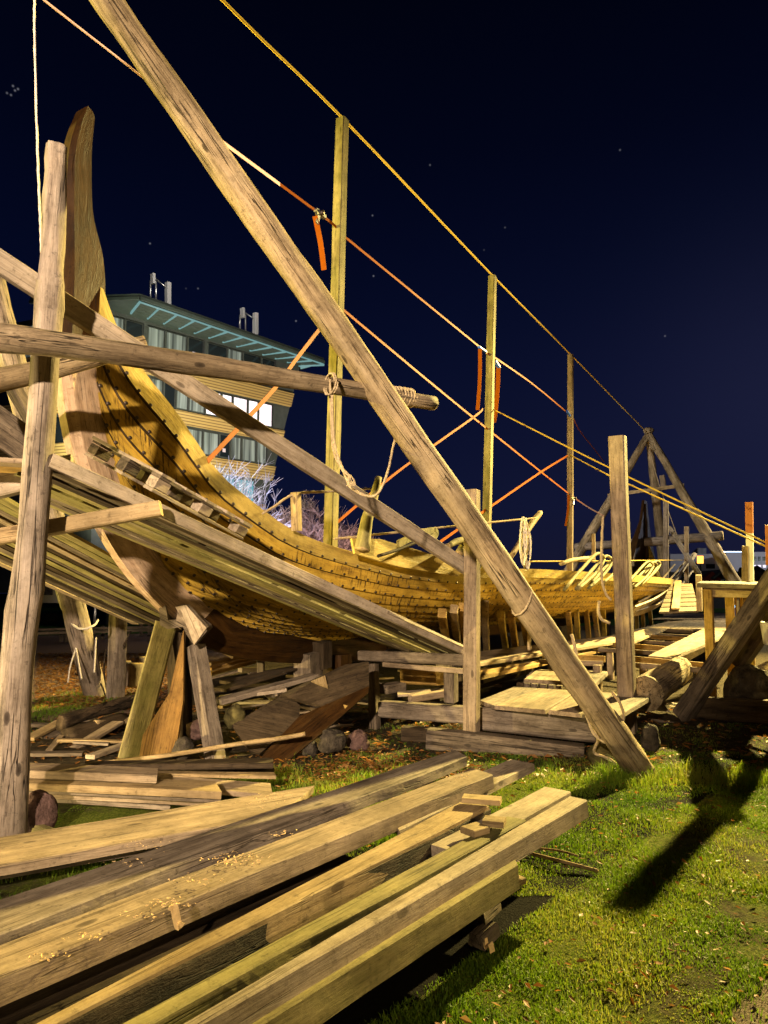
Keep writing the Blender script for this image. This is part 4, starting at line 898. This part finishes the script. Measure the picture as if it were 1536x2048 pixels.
beam('offcut', G(40, 1648, .03), G(100, 1668, .03), .05, .06, 'olive', label='greenish stick leaning at the foot of the upright log post', cat='offcut')

# ------------------------------------------------------------------ scrap heap under the hull
SH = 'pieces of the scrap heap'
def pt(lb, pts, th, mat, name='scrap_board', cat='board'): plate(name, [D(*p) for p in pts], th, mat, label=lb, cat=cat, group=SH)
pt('large dark board leaning in the middle of the scrap heap', [(464, 1452, 6.7), (570, 1385, 7.1), (600, 1408, 7.0), (598, 1442, 6.9), (520, 1505, 6.5), (500, 1500, 6.5)], .03, 'dark')
pt('dark knotty board sloping up to the right in the scrap heap', [(560, 1388, 7.0), (690, 1330, 7.5), (738, 1322, 7.6), (738, 1380, 7.3), (646, 1412, 7.0)], .04, 'dark')
pt('brown long board running diagonally under the dark ones', [(505, 1540, 6.3), (530, 1505, 6.4), (600, 1430, 6.75), (738, 1372, 7.25), (735, 1388, 7.2), (640, 1470, 6.7), (548, 1540, 6.25)], .03, 'stemd')
pt('triangular pale offcut on the dark knotty board', [(622, 1362, 7.2), (650, 1351, 7.25), (656, 1374, 7.15)], .03, 'tan', 'offcut', 'offcut')
pt('small yellow triangle of wood caught under the brown board', [(680, 1408, 7.0), (696, 1411, 7.0), (672, 1436, 6.9)], .03, 'gold', 'offcut', 'offcut')
def bm(lb, p, q, w, h, mat): beam('scrap_board', D(*p), D(*q), w, h, mat, label=lb, cat='board', group=SH)
bm('pale grey board with square end on top of the scrap heap', (437, 1404, 6.9), (628, 1352, 7.7), .16, .05, 'grey')
bm('split pale board below the grey one', (440, 1396, 7.1), (570, 1378, 7.3), .2, .03, 'pale')
bm('greenish narrow board low in the scrap heap', (430, 1406, 7.0), (550, 1404, 7.1), .1, .025, 'olive')
bm('uppermost golden lath of the bundle behind the trestle', (414, 1328, 8.2), (482, 1312, 8.8), .12, .03, 'tan')
bm('middle golden lath of the bundle behind the trestle', (416, 1338, 8.0), (495, 1318, 8.7), .10, .03, 'gold')
bm('lowest golden lath of the bundle behind the trestle', (418, 1348, 7.9), (507, 1323, 8.5), .08, .03, 'gold')
bm('pale wedge-cut board end under the brown keel', (428, 1292, 8.2), (468, 1314, 8.2), .16, .03, 'tan')
bm('thin upright slat between trestle and keel', (403, 1290, 7.8), (430, 1272, 7.9), .05, .03, 'tan')
bm('dark board lying behind the pale grey one', (440, 1380, 7.5), (560, 1345, 8.2), .2, .03, 'dark')
bm('second dark board lying farther behind in the scrap heap', (450, 1366, 7.8), (620, 1330, 8.8), .2, .03, 'dark')
bm('light grey slat far back under the keel', (480, 1340, 9), (520, 1338, 9.2), .1, .05, 'pale')
bm('short grey upright under the keel', (522, 1352, 8.6), (522, 1322, 8.6), .08, .08, 'grey')
bm('yellow block under the deck behind the trestle', (814, 1350, 9.0), (885, 1352, 8.6), .26, .2, 'gold')
bm('flat pale board lying behind the trestle legs', (795, 1388, 8.3), (862, 1384, 8.3), .3, .03, 'pale')
bm('thin beam lying crosswise behind the trestle legs', (820, 1398, 7.9), (905, 1384, 8.3), .08, .08, 'plank')
bm('long beam on the ground under the deck towards the hull', (870, 1392, 8.6), (1050, 1338, 10.8), .14, .14, 'dark')
bm('dark long beam above it under the deck', (960, 1358, 9.2), (1080, 1322, 10.8), .10, .12, 'dark')
bm('stack of board ends between trestle and scrap heap', (765, 1378, 8.4), (800, 1372, 8.6), .2, .1, 'greyd')
log('scrap_log', [D(188, 1453, 7.6), D(240, 1446, 7.9), D(300, 1438, 8.2)], .062, .07, 'log', ns=12, label='short sawn log with bright cut end in the scrap heap', cat='log', group=SH)
log('scrap_log', [D(122, 1450, 7.4), D(180, 1425, 7.8), D(275, 1400, 8.4)], .085, .07, 'bark', ns=10, rough=.03, endm='dark', label='rotten barked log lying along the left of the scrap heap', cat='log', group=SH)
log('scrap_log', [D(130, 1476, 7.3), D(250, 1440, 8.0)], .09, .08, 'dark', ns=10, rough=.02, endm='dark', label='dark log under the rotten one', cat='log', group=SH)
bm('pale board end left of the rotten log', (55, 1478, 7.2), (128, 1440, 7.9), .14, .03, 'tan')
bm('second board end under the pale one left of the rotten log', (58, 1496, 7.1), (130, 1470, 7.7), .16, .05, 'greyd')
for x, y, z, r, m, lb in ((470, 1428, .34, .13, 'stonem', 'mossy rock behind the second trestle leg'), (664, 1478, .15, .13, 'stone', 'brown upright rock right of the scrap heap'), (716, 1478, .10, .12, 'stoner', 'pinkish round rock beside the brown upright one'), (366, 1492, .12, .12, 'stone', 'dark rock at the foot of the trestle'), (395, 1455, .2, .11, 'stoner', 'pinkish rock between the trestle legs'), (620, 1494, .06, .1, 'stone', 'low dark rock under the brown board'), (1212, 1508, .08, .16, 'stonem', 'mossy stone left of the foot of the leaning pole')):
    rock('rock', G(x, y, z)-Z*.02, r*1.1, r*.8, r*.9, m, random.random()*3, label=lb, cat='rock')
# ------------------------------------------------------------------ hotel behind, leaning end wall
ho = T('hotel_building', 'modern hotel with leaning end wall, yellow slatted bands and flared metal eaves behind the ship', 'building', D(420, 1150, 37))
HD = Vector((.71, .704, 0)).normalized(); HN = Vector((HD.y, -HD.x, 0))
C0 = D(248, 626, 32.0)                      # top left corner of the right-hand front
def hx(px, py, off=0):                      # picture point on that front (a vertical plane)
    r = ray(px, py); return EYE+r*(((C0-EYE).dot(HN)+off)/r.dot(HN))
def hp(u_, z, off=0): p = C0+HD*u_+HN*off; p.z = z; return p
def hu(p): return (p-C0).dot(HD)
E1, E2 = hx(601, 728), hx(530, 1012)        # leaning right edge
def edge_u(z): t = (z-E1.z)/(E2.z-E1.z); return hu(E1)+(hu(E2)-hu(E1))*t
ZT = C0.z
def band(name, u0, u1, z0, z1, mat, off=.0, th=.12, par=ho, lean=True, lab=None):
    """panel on the front; u1 None follows the leaning edge"""
    ps = [(u0, z0), (u1 if u1 is not None else edge_u(z0), z0), (u1 if u1 is not None else edge_u(z1), z1), (u0, z1)]
    f = [hp(u_, z, off) for u_, z in ps]; b_ = [p-HN*th for p in f]
    mx = Matrix((HD, -HN, Z)).transposed().to_4x4(); mx.translation = f[0]
    return mk(name, f+b_, [(0, 1, 2, 3), (7, 6, 5, 4), (0, 4, 5, 1), (1, 5, 6, 2), (2, 6, 7, 3), (3, 7, 4, 0)], mat, mx, parent=par, label=lab)
band('wall', -1, None, 2.6, ZT, 'clad', 0, 8)
band('recessed_base', 1.5, 8, -.2, 2.7, 'clad', -3, 4)
zrow = lambda x, y: hx(x, y).z
rows = [(zrow(580, 808), zrow(580, 722)), (zrow(560, 866), zrow(567, 818)), (zrow(545, 944), zrow(549, 893)), (zrow(530, 1012), zrow(541, 972))]
bands = [(zrow(575, 816), zrow(575, 788)), (zrow(555, 890), zrow(561, 868)), (zrow(541, 972), zrow(541, 943))]
floor_h = (rows[0][1]-rows[1][1])
bands = [(rows[0][1]-2.05-floor_h*0, rows[0][1]-1.45)]
zt = ZT-.35
RWS = []
for k in range(4):
    top, bot, sl = [(13.8, 12.2, 11.45), (11.4, 10.05, 9.4), (9.35, 8.05, 7.3), (7.25, 6.0, 5.3)][k]; RWS.append((bot, top)); bd = (sl, bot)
    band('spandrel', -1, None, bd[0], bd[1], 'slat', .12, .14)
for k, (z0, z1) in enumerate(RWS):
    uu = -.6; i = 0; rr = random.Random(k+3)
    while True:
        w = rr.choice([.6, .85, 1.1]); e = edge_u(z0)-.45
        if uu+w > e: break
        lit = (k == 1 and uu > edge_u(z0)-5.0)
        m = 'curtlit' if lit else ('cyanw' if k == 3 and uu > e-3.4 else rr.choice(['curt', 'curt', 'glass', 'glass']))
        fr_ = band('window', uu, uu+w, z0+.06, z1-.06, 'clad', .05, .06); band('pane', uu+.06, uu+w-.06, z0+.12, z1-.12, m, .075, .02, fr_)
        if k in (0, 2) and rr.random() < (.75 if k == 0 else .3): band('lit_lamp', uu+w*.3, uu+w*.3+.16, z0+.35, z0+.35+rr.choice([.18, .5]), rr.choice(['litp', 'litw']), .09, .02, fr_)
        uu += w+rr.choice([.05, .05, .05, .22]); i += 1
# left-hand front beyond the corner
LDv = Vector((-.93, .36, 0)).normalized()
def side_panel(name, z0, z1, mat, off):
    n = Vector((LDv.y, -LDv.x, 0)); n = n if n.dot(EYE-C0) > 0 else -n
    a = C0+HD*-1+n*off; b_ = a+LDv*14; f = [Vector((a.x, a.y, z0)), Vector((b_.x, b_.y, z0)), Vector((b_.x, b_.y, z1)), Vector((a.x, a.y, z1))]; q = [p-n*.3 for p in f]
    mx = Matrix((LDv, -n, Z)).transposed().to_4x4(); mx.translation = f[0]
    return mk(name, f+q, [(0, 1, 2, 3), (7, 6, 5, 4), (0, 4, 5, 1), (1, 5, 6, 2), (2, 6, 7, 3), (3, 7, 4, 0)], mat, mx, parent=ho)
side_panel('wall', 4.2, ZT, 'clad', 0)
house_dark = mk('dark_hall', [D(x, 1186, d_)+Z*z_ for d_, z_ in ((72, 0), (72, 5.4), (82, 5.4), (82, 0)) for x in (-160, 250)], [(0, 1, 3, 2), (2, 3, 5, 4), (4, 5, 7, 6), (0, 2, 4, 6), (1, 7, 5, 3)], 'clad', label='long dark hall behind the lawn under the hotel overhang', cat='building')
for k, (top, bot, sl) in enumerate([(13.8, 12.2, 11.45), (11.4, 10.05, 9.4), (9.35, 8.05, 7.3)]):
    side_panel('spandrel', sl, bot, 'slat', .12); side_panel('window_band', bot+.05, top-.1, 'curt' if k == 0 else 'glass', .06)
# flared roof with ribbed eaves
e0, e1, e2, e3 = D(196, 600, 30.0), D(280, 597, 30.2), D(648, 724, 38.0), D(60, 604, 31)
i0, i1, i2 = D(200, 622, 31.5), D(262, 622, 31.8), D(598, 728, 38.6)
def quadm(name, pts, th, mat, par): return plate(name, pts, th, mat, parent=par)
up3 = Z*.9
roof_v = [e3, e1, e2, e2+HN*-6, e3+Vector((2, 9, 0))]
roof = mk('roof', roof_v+[p+Z*.22 for p in roof_v], [(4, 3, 2, 1, 0), (5, 6, 7, 8, 9)]+[(k, (k+1) % 5, (k+1) % 5+5, k+5) for k in range(5)], 'roofm', Matrix.Translation(e1), parent=ho)
for a, b in ((e3, e1), (e1, e2)): beam('eaves_edge', a, b, .16, .16, 'roofm', parent=ho)
tube('eaves_edge_glow', [e1.lerp(e2, .0)-Z*.16, e2-Z*.14], .045, 'cyan', twist=False, n=4, ns=4, parent=ho)
wallz = lambda p: p
for k in range(13):
    t = k/12; a = e1.lerp(e2, t); b = i1.lerp(i2, t)-Z*.1
    beam('eaves_bracket', a-Z*.16, b, .07, .10, 'cyan' if k % 1 == 0 else 'roofm', seg=2, parent=ho)
for k in range(4):
    t = (k+1)/5; beam('eaves_slat', e1.lerp(i1, t)-Z*.12, e2.lerp(i2, t)-Z*.1, .28, .05, 'roofm', seg=4, parent=ho)
plate('eaves_soffit', [e2-Z*.05, D(600, 724, 38.4), D(601, 738, 38.4)], .05, 'cyan', parent=ho)
for (xa, ya, ya1, xb, yb, yb1, d, lb) in ((306, 548, 610, 336, 565, 612, 33, 'left'), (485, 616, 665, 511, 626, 676, 36, 'right')):
    an = T('roof_antenna', 'pair of white antenna panels on poles on the hotel roof above its corner' if lb == 'left' else 'pair of white antenna panels on poles on the hotel roof near its right end', 'antenna', D(xa, ya1, d), 'antennas on the hotel roof')
    beam('panel', D(xa, ya, d), D(xa, ya+20, d), .28, .14, 'white', up=HD, parent=an); beam('panel', D(xb, yb, d), D(xb, yb1, d), .28, .2, 'white', up=HD, parent=an)
    for dx in (-5, 6): tube('pole', [D(xa+dx, ya+14, d), D(xa+dx, ya1+14, d)], .05, 'steel', twist=False, n=2, ns=6, parent=an)
    tube('arm', [D(xa+6, ya+10, d), D(xb, yb+14, d)], .035, 'steel', twist=False, n=2, ns=6, parent=an)

# ------------------------------------------------------------------ bare trees
def tree(lb, base, h, spread, mat, seed, n0=6, twr=.012, depth_=5, lean=0):
    rr = random.Random(seed); t = T('bare_tree', lb, 'tree', base); segs = []
    def grow(p, d, L, r, lv):
        q = p+d*L; segs.append((p, q, r, r*.7, lv))
        if lv == 0: return
        for k in range(rr.choice([2, 3, 3]) if lv > 1 else 4):
            a = Vector((rr.gauss(0, 1), rr.gauss(0, 1), rr.gauss(.15, .7))).normalized()
            nd = (d+a*(.55+spread*.35)).normalized(); grow(p.lerp(q, rr.uniform(.45, 1)), nd, L*rr.uniform(.58, .82), r*.6, lv-1)
    for k in range(n0):
        a = Vector((rr.gauss(0, 1)*spread, rr.gauss(0, 1)*spread, 1.3)).normalized(); grow(Vector(base)+Z*h*.22, a, h*.26, twr*5, depth_)
    trunk = log('trunk', [Vector(base), Vector(base)+Z*h*.35], twr*13, twr*7, 'bark', ns=8, parent=t)
    vs = []; fs = []
    for p, q, r0, r1, lv in segs:
        d = (q-p).normalized(); s_ = d.cross(Vector((.3, .2, .9))).normalized(); w_ = s_.cross(d); r0 = max(r0, twr); r1 = max(r1, twr*.8); b = len(vs)
        for o, r in ((p, r0), (q, r1)):
            for k in range(3): a = k*2.094; vs.append(o+(s_*math.cos(a)+w_*math.sin(a))*r)
        fs += [(b, b+1, b+4, b+3), (b+1, b+2, b+5, b+4), (b+2, b, b+3, b+5)]
    mk('crown', vs, fs, mat, Matrix.Translation(Vector(base)), parent=t)
tb = lambda x, d: Vector((D(x, 1186, d).x, D(x, 1186, d).y, 0))
tree('frost-white bare tree lit bluish in front of the hotel windows', tb(440, 29), 8.6, .55, 'twig', 3, 9, .010)
tree('pale twiggy tree just right of the hotel wall', tb(578, 33), 6.6, .6, 'twigp', 5, 8, .011)
tree('broad pinkish bare tree behind the nearest ridge post', tb(640, 33), 7.2, .65, 'twigp', 8, 10, .011)
tree('brownish bare tree rightmost behind the rail, lowest of the row', tb(690, 34), 5.4, .65, 'twigp', 11, 8, .011)

# ------------------------------------------------------------------ things on the lawn at the left
def board_sign(lb, x0, x1, y0, y1, d, mat, pic=None):
    s_ = T('notice_board', lb, 'sign', Vector((D(x0, 1186, d).x, D(x0, 1186, d).y, 0)), 'notice boards on the lawn')
    a, b = D(x0, y1, d), D(x1, y1, d); h = D(x0, y0, d).z-a.z; c = (a+b)/2
    beam('panel', a+Z*h/2, b+Z*h/2, .06, h, mat, ch=.005, wob=0, seg=2, parent=s_)
    if pic: p, q = D(pic[0], (pic[2]+pic[3])/2, d-.06), D(pic[1], (pic[2]+pic[3])/2, d-.06); beam('picture', p, q, .02, (D(pic[0], pic[2], d).z-D(pic[0], pic[3], d).z), pic[4], ch=.003, wob=0, seg=2, parent=s_)
    for p in (a, b): tube('leg', [p+Z*h*.5, Vector((p.x, p.y, 0))], .03, 'steel', twist=False, n=2, ns=6, parent=s_)
board_sign('grey notice board with a dark picture left of the far tripod leg', 72, 142, 1130, 1206, 24, 'greyc', (84, 106, 1144, 1190, 'poster'))
board_sign('white notice board right of the far tripod leg', 168, 192, 1160, 1206, 24, 'white')
board_sign('notice board with a purple picture beside the white one', 190, 226, 1160, 1206, 24.3, 'greyc', (194, 208, 1172, 1194, 'purple'))
rock('boulder', G(98, 1238, .25), .5, .4, .3, 'stonem', label='yellowish boulder on the dark lawn at the left', cat='rock')
rock('boulder', G(204, 1236, .2), .35, .3, .22, 'stone', label='small grey boulder on the lawn near the white notice board', cat='rock')
rail = T('log_bench', 'long low bench of split planks along the edge of the bark ground at the left', 'bench', G(180, 1275))
for k, (y0, y1) in enumerate(((1258, 1254), (1266, 1260))):
    beam('seat', G(-40, y0+4, .45), G(310, y1, .45), .22, .07, 'greyd', parent=rail)
for x, y in ((40, 1290), (122, 1284), (132, 1284), (205, 1278), (282, 1272), (298, 1272)): p = G(x, y); beam('leg', p, p+Z*.42, .09, .08, 'greyd', up=NN, parent=rail)
log('stump', [G(268, 1372)-Z*.05, G(268, 1372)+Z*.36], .15, .15, 'grey', ns=12, knots=False, label='pale upright stump behind the trestle', cat='stump')
log('stump', [G(250, 1366)-Z*.05, G(250, 1366)+Z*.36], .09, .09, 'greyd', ns=10, knots=False, label='narrower dark stump left of the pale upright one', cat='stump')
log('stump', [G(282, 1352)-Z*.05, G(282, 1352)+Z*.34], .12, .12, 'grey', ns=10, knots=False, label='stump farthest right behind the pale upright one', cat='stump')
sp = T('sapling', 'leafless sapling growing by the foot of the far tripod leg', 'sapling', G(212, 1396))
for q in ([(212, 1396), (222, 1355), (232, 1320), (262, 1262)], [(212, 1396), (200, 1365), (170, 1352), (150, 1348)], [(216, 1390), (208, 1345), (211, 1300)], [(222, 1355), (219, 1325), (212, 1308)], [(230, 1325), (246, 1300), (254, 1280)]):
    tube('stem', [D(x, y, 10.3) for x, y in q], .012, 'bark', twist=False, n=10, ns=5, parent=sp)
tube('cord', [D(100, 1112, 10), D(108, 1160, 9.9), D(122, 1212, 9.7), D(142, 1245, 9.6), D(162, 1258, 9.45), D(186, 1252, 9.5), D(196, 1240, 9.7)], .014, 'ropep', n=60, label='pale cord looped round the far tripod leg', cat='rope')
for q, lb in (([(152, 1295), (140, 1335), (136, 1365)], 'left pale cord end hanging at the far tripod leg'), ([(152, 1295), (158, 1330), (163, 1358)], 'middle pale cord end hanging at the far tripod leg'), ([(192, 1275), (190, 1315), (188, 1345)], 'right cord end with a dark knot on the far tripod leg')):
    tube('cord_end', [D(x, y, 9.75) for x, y in q], .010, 'ropep', twist=False, n=12, label=lb, cat='rope')

# ------------------------------------------------------------------ far quay buildings at the right
def house(lb, x0, x1, ytop, d, dp, mat, cat='building', gable=None):
    t = T('quay_house', lb, cat, Vector((D(x0, 1186, d).x, D(x0, 1186, d).y, 0))); a = D(x0, ytop, d); b = D(x1, ytop, d); zt_ = a.z
    v = [Vector((a.x, a.y, -.3)), Vector((b.x, b.y, -.3)), Vector((b.x+dp*.35, b.y+dp, -.3)), Vector((a.x+dp*.35, a.y+dp, -.3))]
    mk('wall', v+[Vector((p.x, p.y, zt_)) for p in v], [(0, 1, 5, 4), (1, 2, 6, 5), (2, 3, 7, 6), (3, 0, 4, 7), (4, 5, 6, 7)], mat, Matrix.Translation(v[0]), parent=t); return t
def pane(par, x0, x1, y0, y1, d, mat, nm='window'):
    p = [D(x, y, d) for x, y in ((x0, y1), (x1, y1), (x1, y0), (x0, y0))]; plate(nm, p, .2, mat, parent=par)
w1_ = house('long pale quay building with lit blue sign and dim windows', 1340, 1466, 1108, 86, 20, 'white')
house('higher dark roof house behind the pale quay building', 1395, 1412, 1096, 90, 8, 'greyc')
w2_ = house('white two-storey quay building at the right edge', 1452, 1580, 1104, 80, 18, 'white')
pane(w1_, 1350, 1420, 1140, 1147, 85.8, 'glass'); pane(w1_, 1412, 1430, 1128, 1138, 85.8, 'glass')
pane(w1_, 1443, 1486, 1103, 1111, 85.6, 'sign', 'lit_sign'); pane(w1_, 1436, 1446, 1101, 1105, 85.6, 'orangel', 'lamp')
pane(w1_, 1461, 1465, 1115, 1124, 85.8, 'litw'); pane(w1_, 1466, 1469, 1114, 1122, 85.8, 'litw'); pane(w1_, 1460, 1486, 1126, 1137, 85.8, 'curt')
for k in range(5):
    pane(w2_, 1508+k*9, 1513+k*9, 1113, 1122, 79.8, 'curt'); pane(w2_, 1506+k*10, 1512+k*10, 1130, 1139, 79.8, 'litw' if k in (0, 1, 2) else 'glass')
w3_ = house('low dark row of quay sheds below the pale buildings', 1336, 1580, 1144, 70, 10, 'clad', 'shed')
for k in range(6): pane(w3_, 1345+k*40, 1362+k*40, 1150, 1160, 69.8, 'glass' if k % 2 else 'greyc')
lm = T('wall_lamp', 'bright orange square lamp shining on the quay', 'lamp', D(1401, 1118, 66)); pane(lm, 1396, 1407, 1112, 1127, 66, 'orangel', 'glass_shade'); beam('pole', D(1401, 1127, 66), Vector((D(1401, 1127, 66).x, D(1401, 1127, 66).y, 0)), .15, .15, 'clad', up=NN, parent=lm)
rd = T('red_boathouse', 'small dark red gabled boathouse beyond the far ramp', 'boathouse', tb(1424, 55))
gp = [D(x, y, 55) for x, y in ((1404, 1196), (1442, 1196), (1442, 1158), (1425, 1143), (1404, 1160))]
bk = [p+Vector((2, 7, 0)) for p in gp]
mk('wall', gp+bk, [(0, 1, 2, 3, 4), (9, 8, 7, 6, 5)]+[(k, k+5, (k+1) % 5+5, (k+1) % 5) for k in range(5)], 'red', Matrix.Translation(gp[0]), parent=rd)
for a, b in ((2, 3), (3, 4)): beam('roof', (gp[a]+bk[a])/2+Z*.1, (gp[b]+bk[b])/2+Z*.1, 8.2, .15, 'clad', parent=rd)
rock('bush', Vector((D(1505, 1150, 40).x, D(1505, 1150, 40).y, 2.1)), 1.0, .9, 1.0, 'bark', label='dark round bush behind the work bench', cat='bush')

# ------------------------------------------------------------------ grass, leaves, shavings
def in_pile(x, y):
    a, b = Vector((1.0, 3.75)), Vector((-.45, 2.05)); return (b.x-a.x)*(y-a.y)-(b.y-a.y)*(x-a.x)
def blades(name, n, dens, h0, h1, w, seed):
    rg = np.random.RandomState(seed); vs = []; fs = []; gs = []
    c = 0
    while c < n:
        x, y, keep = dens(rg)
        if rg.rand() > keep: continue
        c += 1; a = rg.rand()*6.28; h = rg.uniform(h0, h1)*(1+1.1*noise.noise(Vector((x*3.2, y*3.2, 9)))); le = rg.uniform(.1, .9)*h; b = rg.rand()*6.28; z = ground_z(x, y)-.004; ww = w*rg.uniform(.6, 1.3)
        dx, dy = math.cos(a)*ww/2, math.sin(a)*ww/2; lx, ly = math.cos(b)*le, math.sin(b)*le; k = len(vs)
        vs += [(x-dx, y-dy, z), (x+dx, y+dy, z), (x+dx*.7+lx*.35, y+dy*.7+ly*.35, z+h*.62), (x-dx*.7+lx*.35, y-dy*.7+ly*.35, z+h*.62), (x+lx, y+ly, z+h*(.95-.25*le/h))]
        fs += [(k, k+1, k+2, k+3), (k+3, k+2, k+4)]
        q = min(1, max(0, .5+.62*noise.noise(Vector((x*1.6, y*1.6, 1)))+rg.normal(0, .16))); gs += [(q, 0, 0)]*5
    me = bpy.data.meshes.new(name); me.from_pydata(vs, [], fs); at_ = me.attributes.new('g', 'FLOAT_VECTOR', 'POINT'); at_.data.foreach_set('vector', np.array(gs, dtype=np.float32).ravel())
    me.materials.append(M['grass']); put(bpy.data.objects.new(name, me), kind='stuff')
def d_main(rg):
    y = 2.3+rg.rand()**1.5*6.2; x = -.4+rg.rand()*(.62*y+1.0)
    n = noise.noise(Vector((x*1.5, y*1.5, 0)))+.5*noise.noise(Vector((x*4.5, y*4.5, 3)))
    k = .70+n*1.0
    if x-.98*y > -1.42-.2*n: k *= .06
    if y > 6.0 and x > 1.2: k *= .55
    if y > 7.0: k *= .35
    if in_pile(x, y) < -.22 and y < 3.75: k = 0
    if y > 5.6 and x < .9: k *= .4
    return x, y, max(0, min(1, k))
blades('grass', 190000, d_main, .008, .032, .0042, 1)
def d_tuft(rg):
    cs = [(2.3, 6.05, .5, .25), (2.9, 5.95, .45, .2), (1.9, 5.9, .3, .2)]; c = cs[rg.randint(3)]
    return c[0]+rg.normal(0, c[2]*.6), c[1]+rg.normal(0, c[3]*.6), 1
blades('tall_grass', 3500, d_tuft, .05, .14, .005, 2)
def d_left(rg):
    r_ = rg.rand()
    if r_ < .45: p = G(rg.uniform(-80, 330), 0, 0) if 0 else None; x, y = rg.uniform(-2.6, -1.2), rg.uniform(3.3, 4.35)
    elif r_ < .75: x, y = rg.normal(-4.35, .45), rg.normal(9.7, .8)
    else: x, y = rg.normal(-.35, .45), rg.normal(5.9, .3)
    n = noise.noise(Vector((x*2.5, y*2.5, 7))); return x, y, max(0, min(1, .6+n))
blades('grass', 16000, d_left, .025, .075, .005, 3)
fn = T('fern', 'small green leafy plant by the foot of the upright log post', 'plant', G(112, 1652))
for k in range(9):
    a = random.uniform(-.5, 3.6); L = random.uniform(.12, .22); p = G(112, 1650); d = Vector((math.cos(a), math.sin(a)*.5, 0))
    pts = [p, p+d*L*.5+Z*L*.55, p+d*L+Z*L*.5]; sp_ = smooth_path(pts, 10); vs = []; fs = []
    for i in range(1, 11):
        t_ = (sp_[i]-sp_[i-1]).normalized(); s_ = t_.cross(Z).normalized(); w = .03*(1-i/11)+.004
        for sg in (-1, 1): q = len(vs); vs += [sp_[i-1], sp_[i-1]+t_*.008, sp_[i-1]+s_*sg*w+t_*.012-Z*.004]; fs.append((q, q+1, q+2))
    mk('frond', vs, fs, 'grass', Matrix.Translation(p), parent=fn, g=[Vector((.5, 0, 0))]*len(vs))
def scatter(name, n, pos, s0, s1, mat, seed, lift=.006, up=False):
    rg = np.random.RandomState(seed); vs = []; fs = []; gs = []
    for _ in range(n):
        p = pos(rg); s = rg.uniform(s0, s1); a = rg.rand()*6.28; t = Vector((math.cos(a), math.sin(a), rg.normal(0, .25))).normalized(); b = Vector((-math.sin(a), math.cos(a), rg.normal(0, .25)))
        c = Vector(p)+Z*(lift+rg.rand()*.012); k = len(vs); cu = Z*s*rg.uniform(0, .45); v = rg.rand()
        vs += [c-t*s, c+b*s*.42-t*s*.2+cu, c+t*s*1.05+cu*.3, c-b*s*.45+t*s*.1+cu*.6, c+t*s*.05-Z*.001]; gs += [Vector((v, 0, 0))]*5
        fs += [(k, k+1, k+4), (k+1, k+2, k+4), (k+2, k+3, k+4), (k+3, k, k+4)]
    mk(name, vs, fs, mat, Matrix.Identity(4), kind='stuff', g=gs)
def p_leaf(rg):
    while True:
        y = 2.4+rg.rand()**1.3*4.4; x = -.2+rg.rand()*(.6*y+.6)
        if in_pile(x, y) > .15 or y > 4: return (x, y, ground_z(x, y))
scatter('fallen_leaves', 1300, p_leaf, .007, .024, 'leaf', 4, .02)
def p_lit(rg):
    x, y = rg.normal(-.1, .5), rg.normal(6.25, .35); return (x, y, ground_z(x, y))
scatter('leaf_litter', 1500, p_lit, .012, .032, 'leaf', 6, .02)
def p_lit2(rg):
    x, y = rg.uniform(-4, 4.5), rg.uniform(6.0, 10); return (x, y, ground_z(x, y))
scatter('wood_litter', 2600, p_lit2, .012, .05, 'leaf', 9, .012)
def p_bark(rg):
    y = rg.uniform(9.5, 18); x = rg.uniform(-.48*y, -.27*y); return (x, y, ground_z(x, y))
scatter('bark_chips', 5000, p_bark, .02, .06, 'leaf', 12, .01)
SHV = [((520, 1612), .302), ((545, 1598), .302), ((280, 1838), .385), ((330, 1815), .385), ((400, 1765), .383), ((180, 1880), .385), ((100, 1920), .385), ((470, 1728), .383), ((560, 1672), .38), ((340, 1812), .385), ((250, 1728), .305), ((485, 1716), .38), ((450, 1724), .38), ((290, 1695), .30), ((910, 1552), .378)]
def p_shv(rg):
    (px, py), z = SHV[rg.randint(len(SHV))]; q = G(px+rg.normal(0, 28), py, z); y_ = rg.normal(0, 5)
    q = G(px+rg.normal(0, 24), py+y_, z); q.z = z+.002; return q
scatter('wood_shavings', 420, p_shv, .003, .010, 'shav', 8, .002)
for (px, py), z, a, lb in (((342, 1822), .39, 1.2, 'large curled wood shaving hanging over the edge of the widest plank'), ((700, 1400), .4, .4, None), ((985, 1905), .02, 1.9, 'pale curled shaving standing in the grass right of the pile'), ((895, 1995), .02, 2.2, None)):
    if not lb: continue
    p = G(px, py, z); pts = [p+Vector((math.cos(a)*k*.012, math.sin(a)*k*.004, .02*math.sin(k*.9)+(.006*k if z < .1 else -.007*k))) for k in range(8)]
    ribbon('wood_shaving', pts, .03, 'shav', wdir=Vector((.6, .6, .2)), th=.002, n=20, label=lb, cat='shaving')
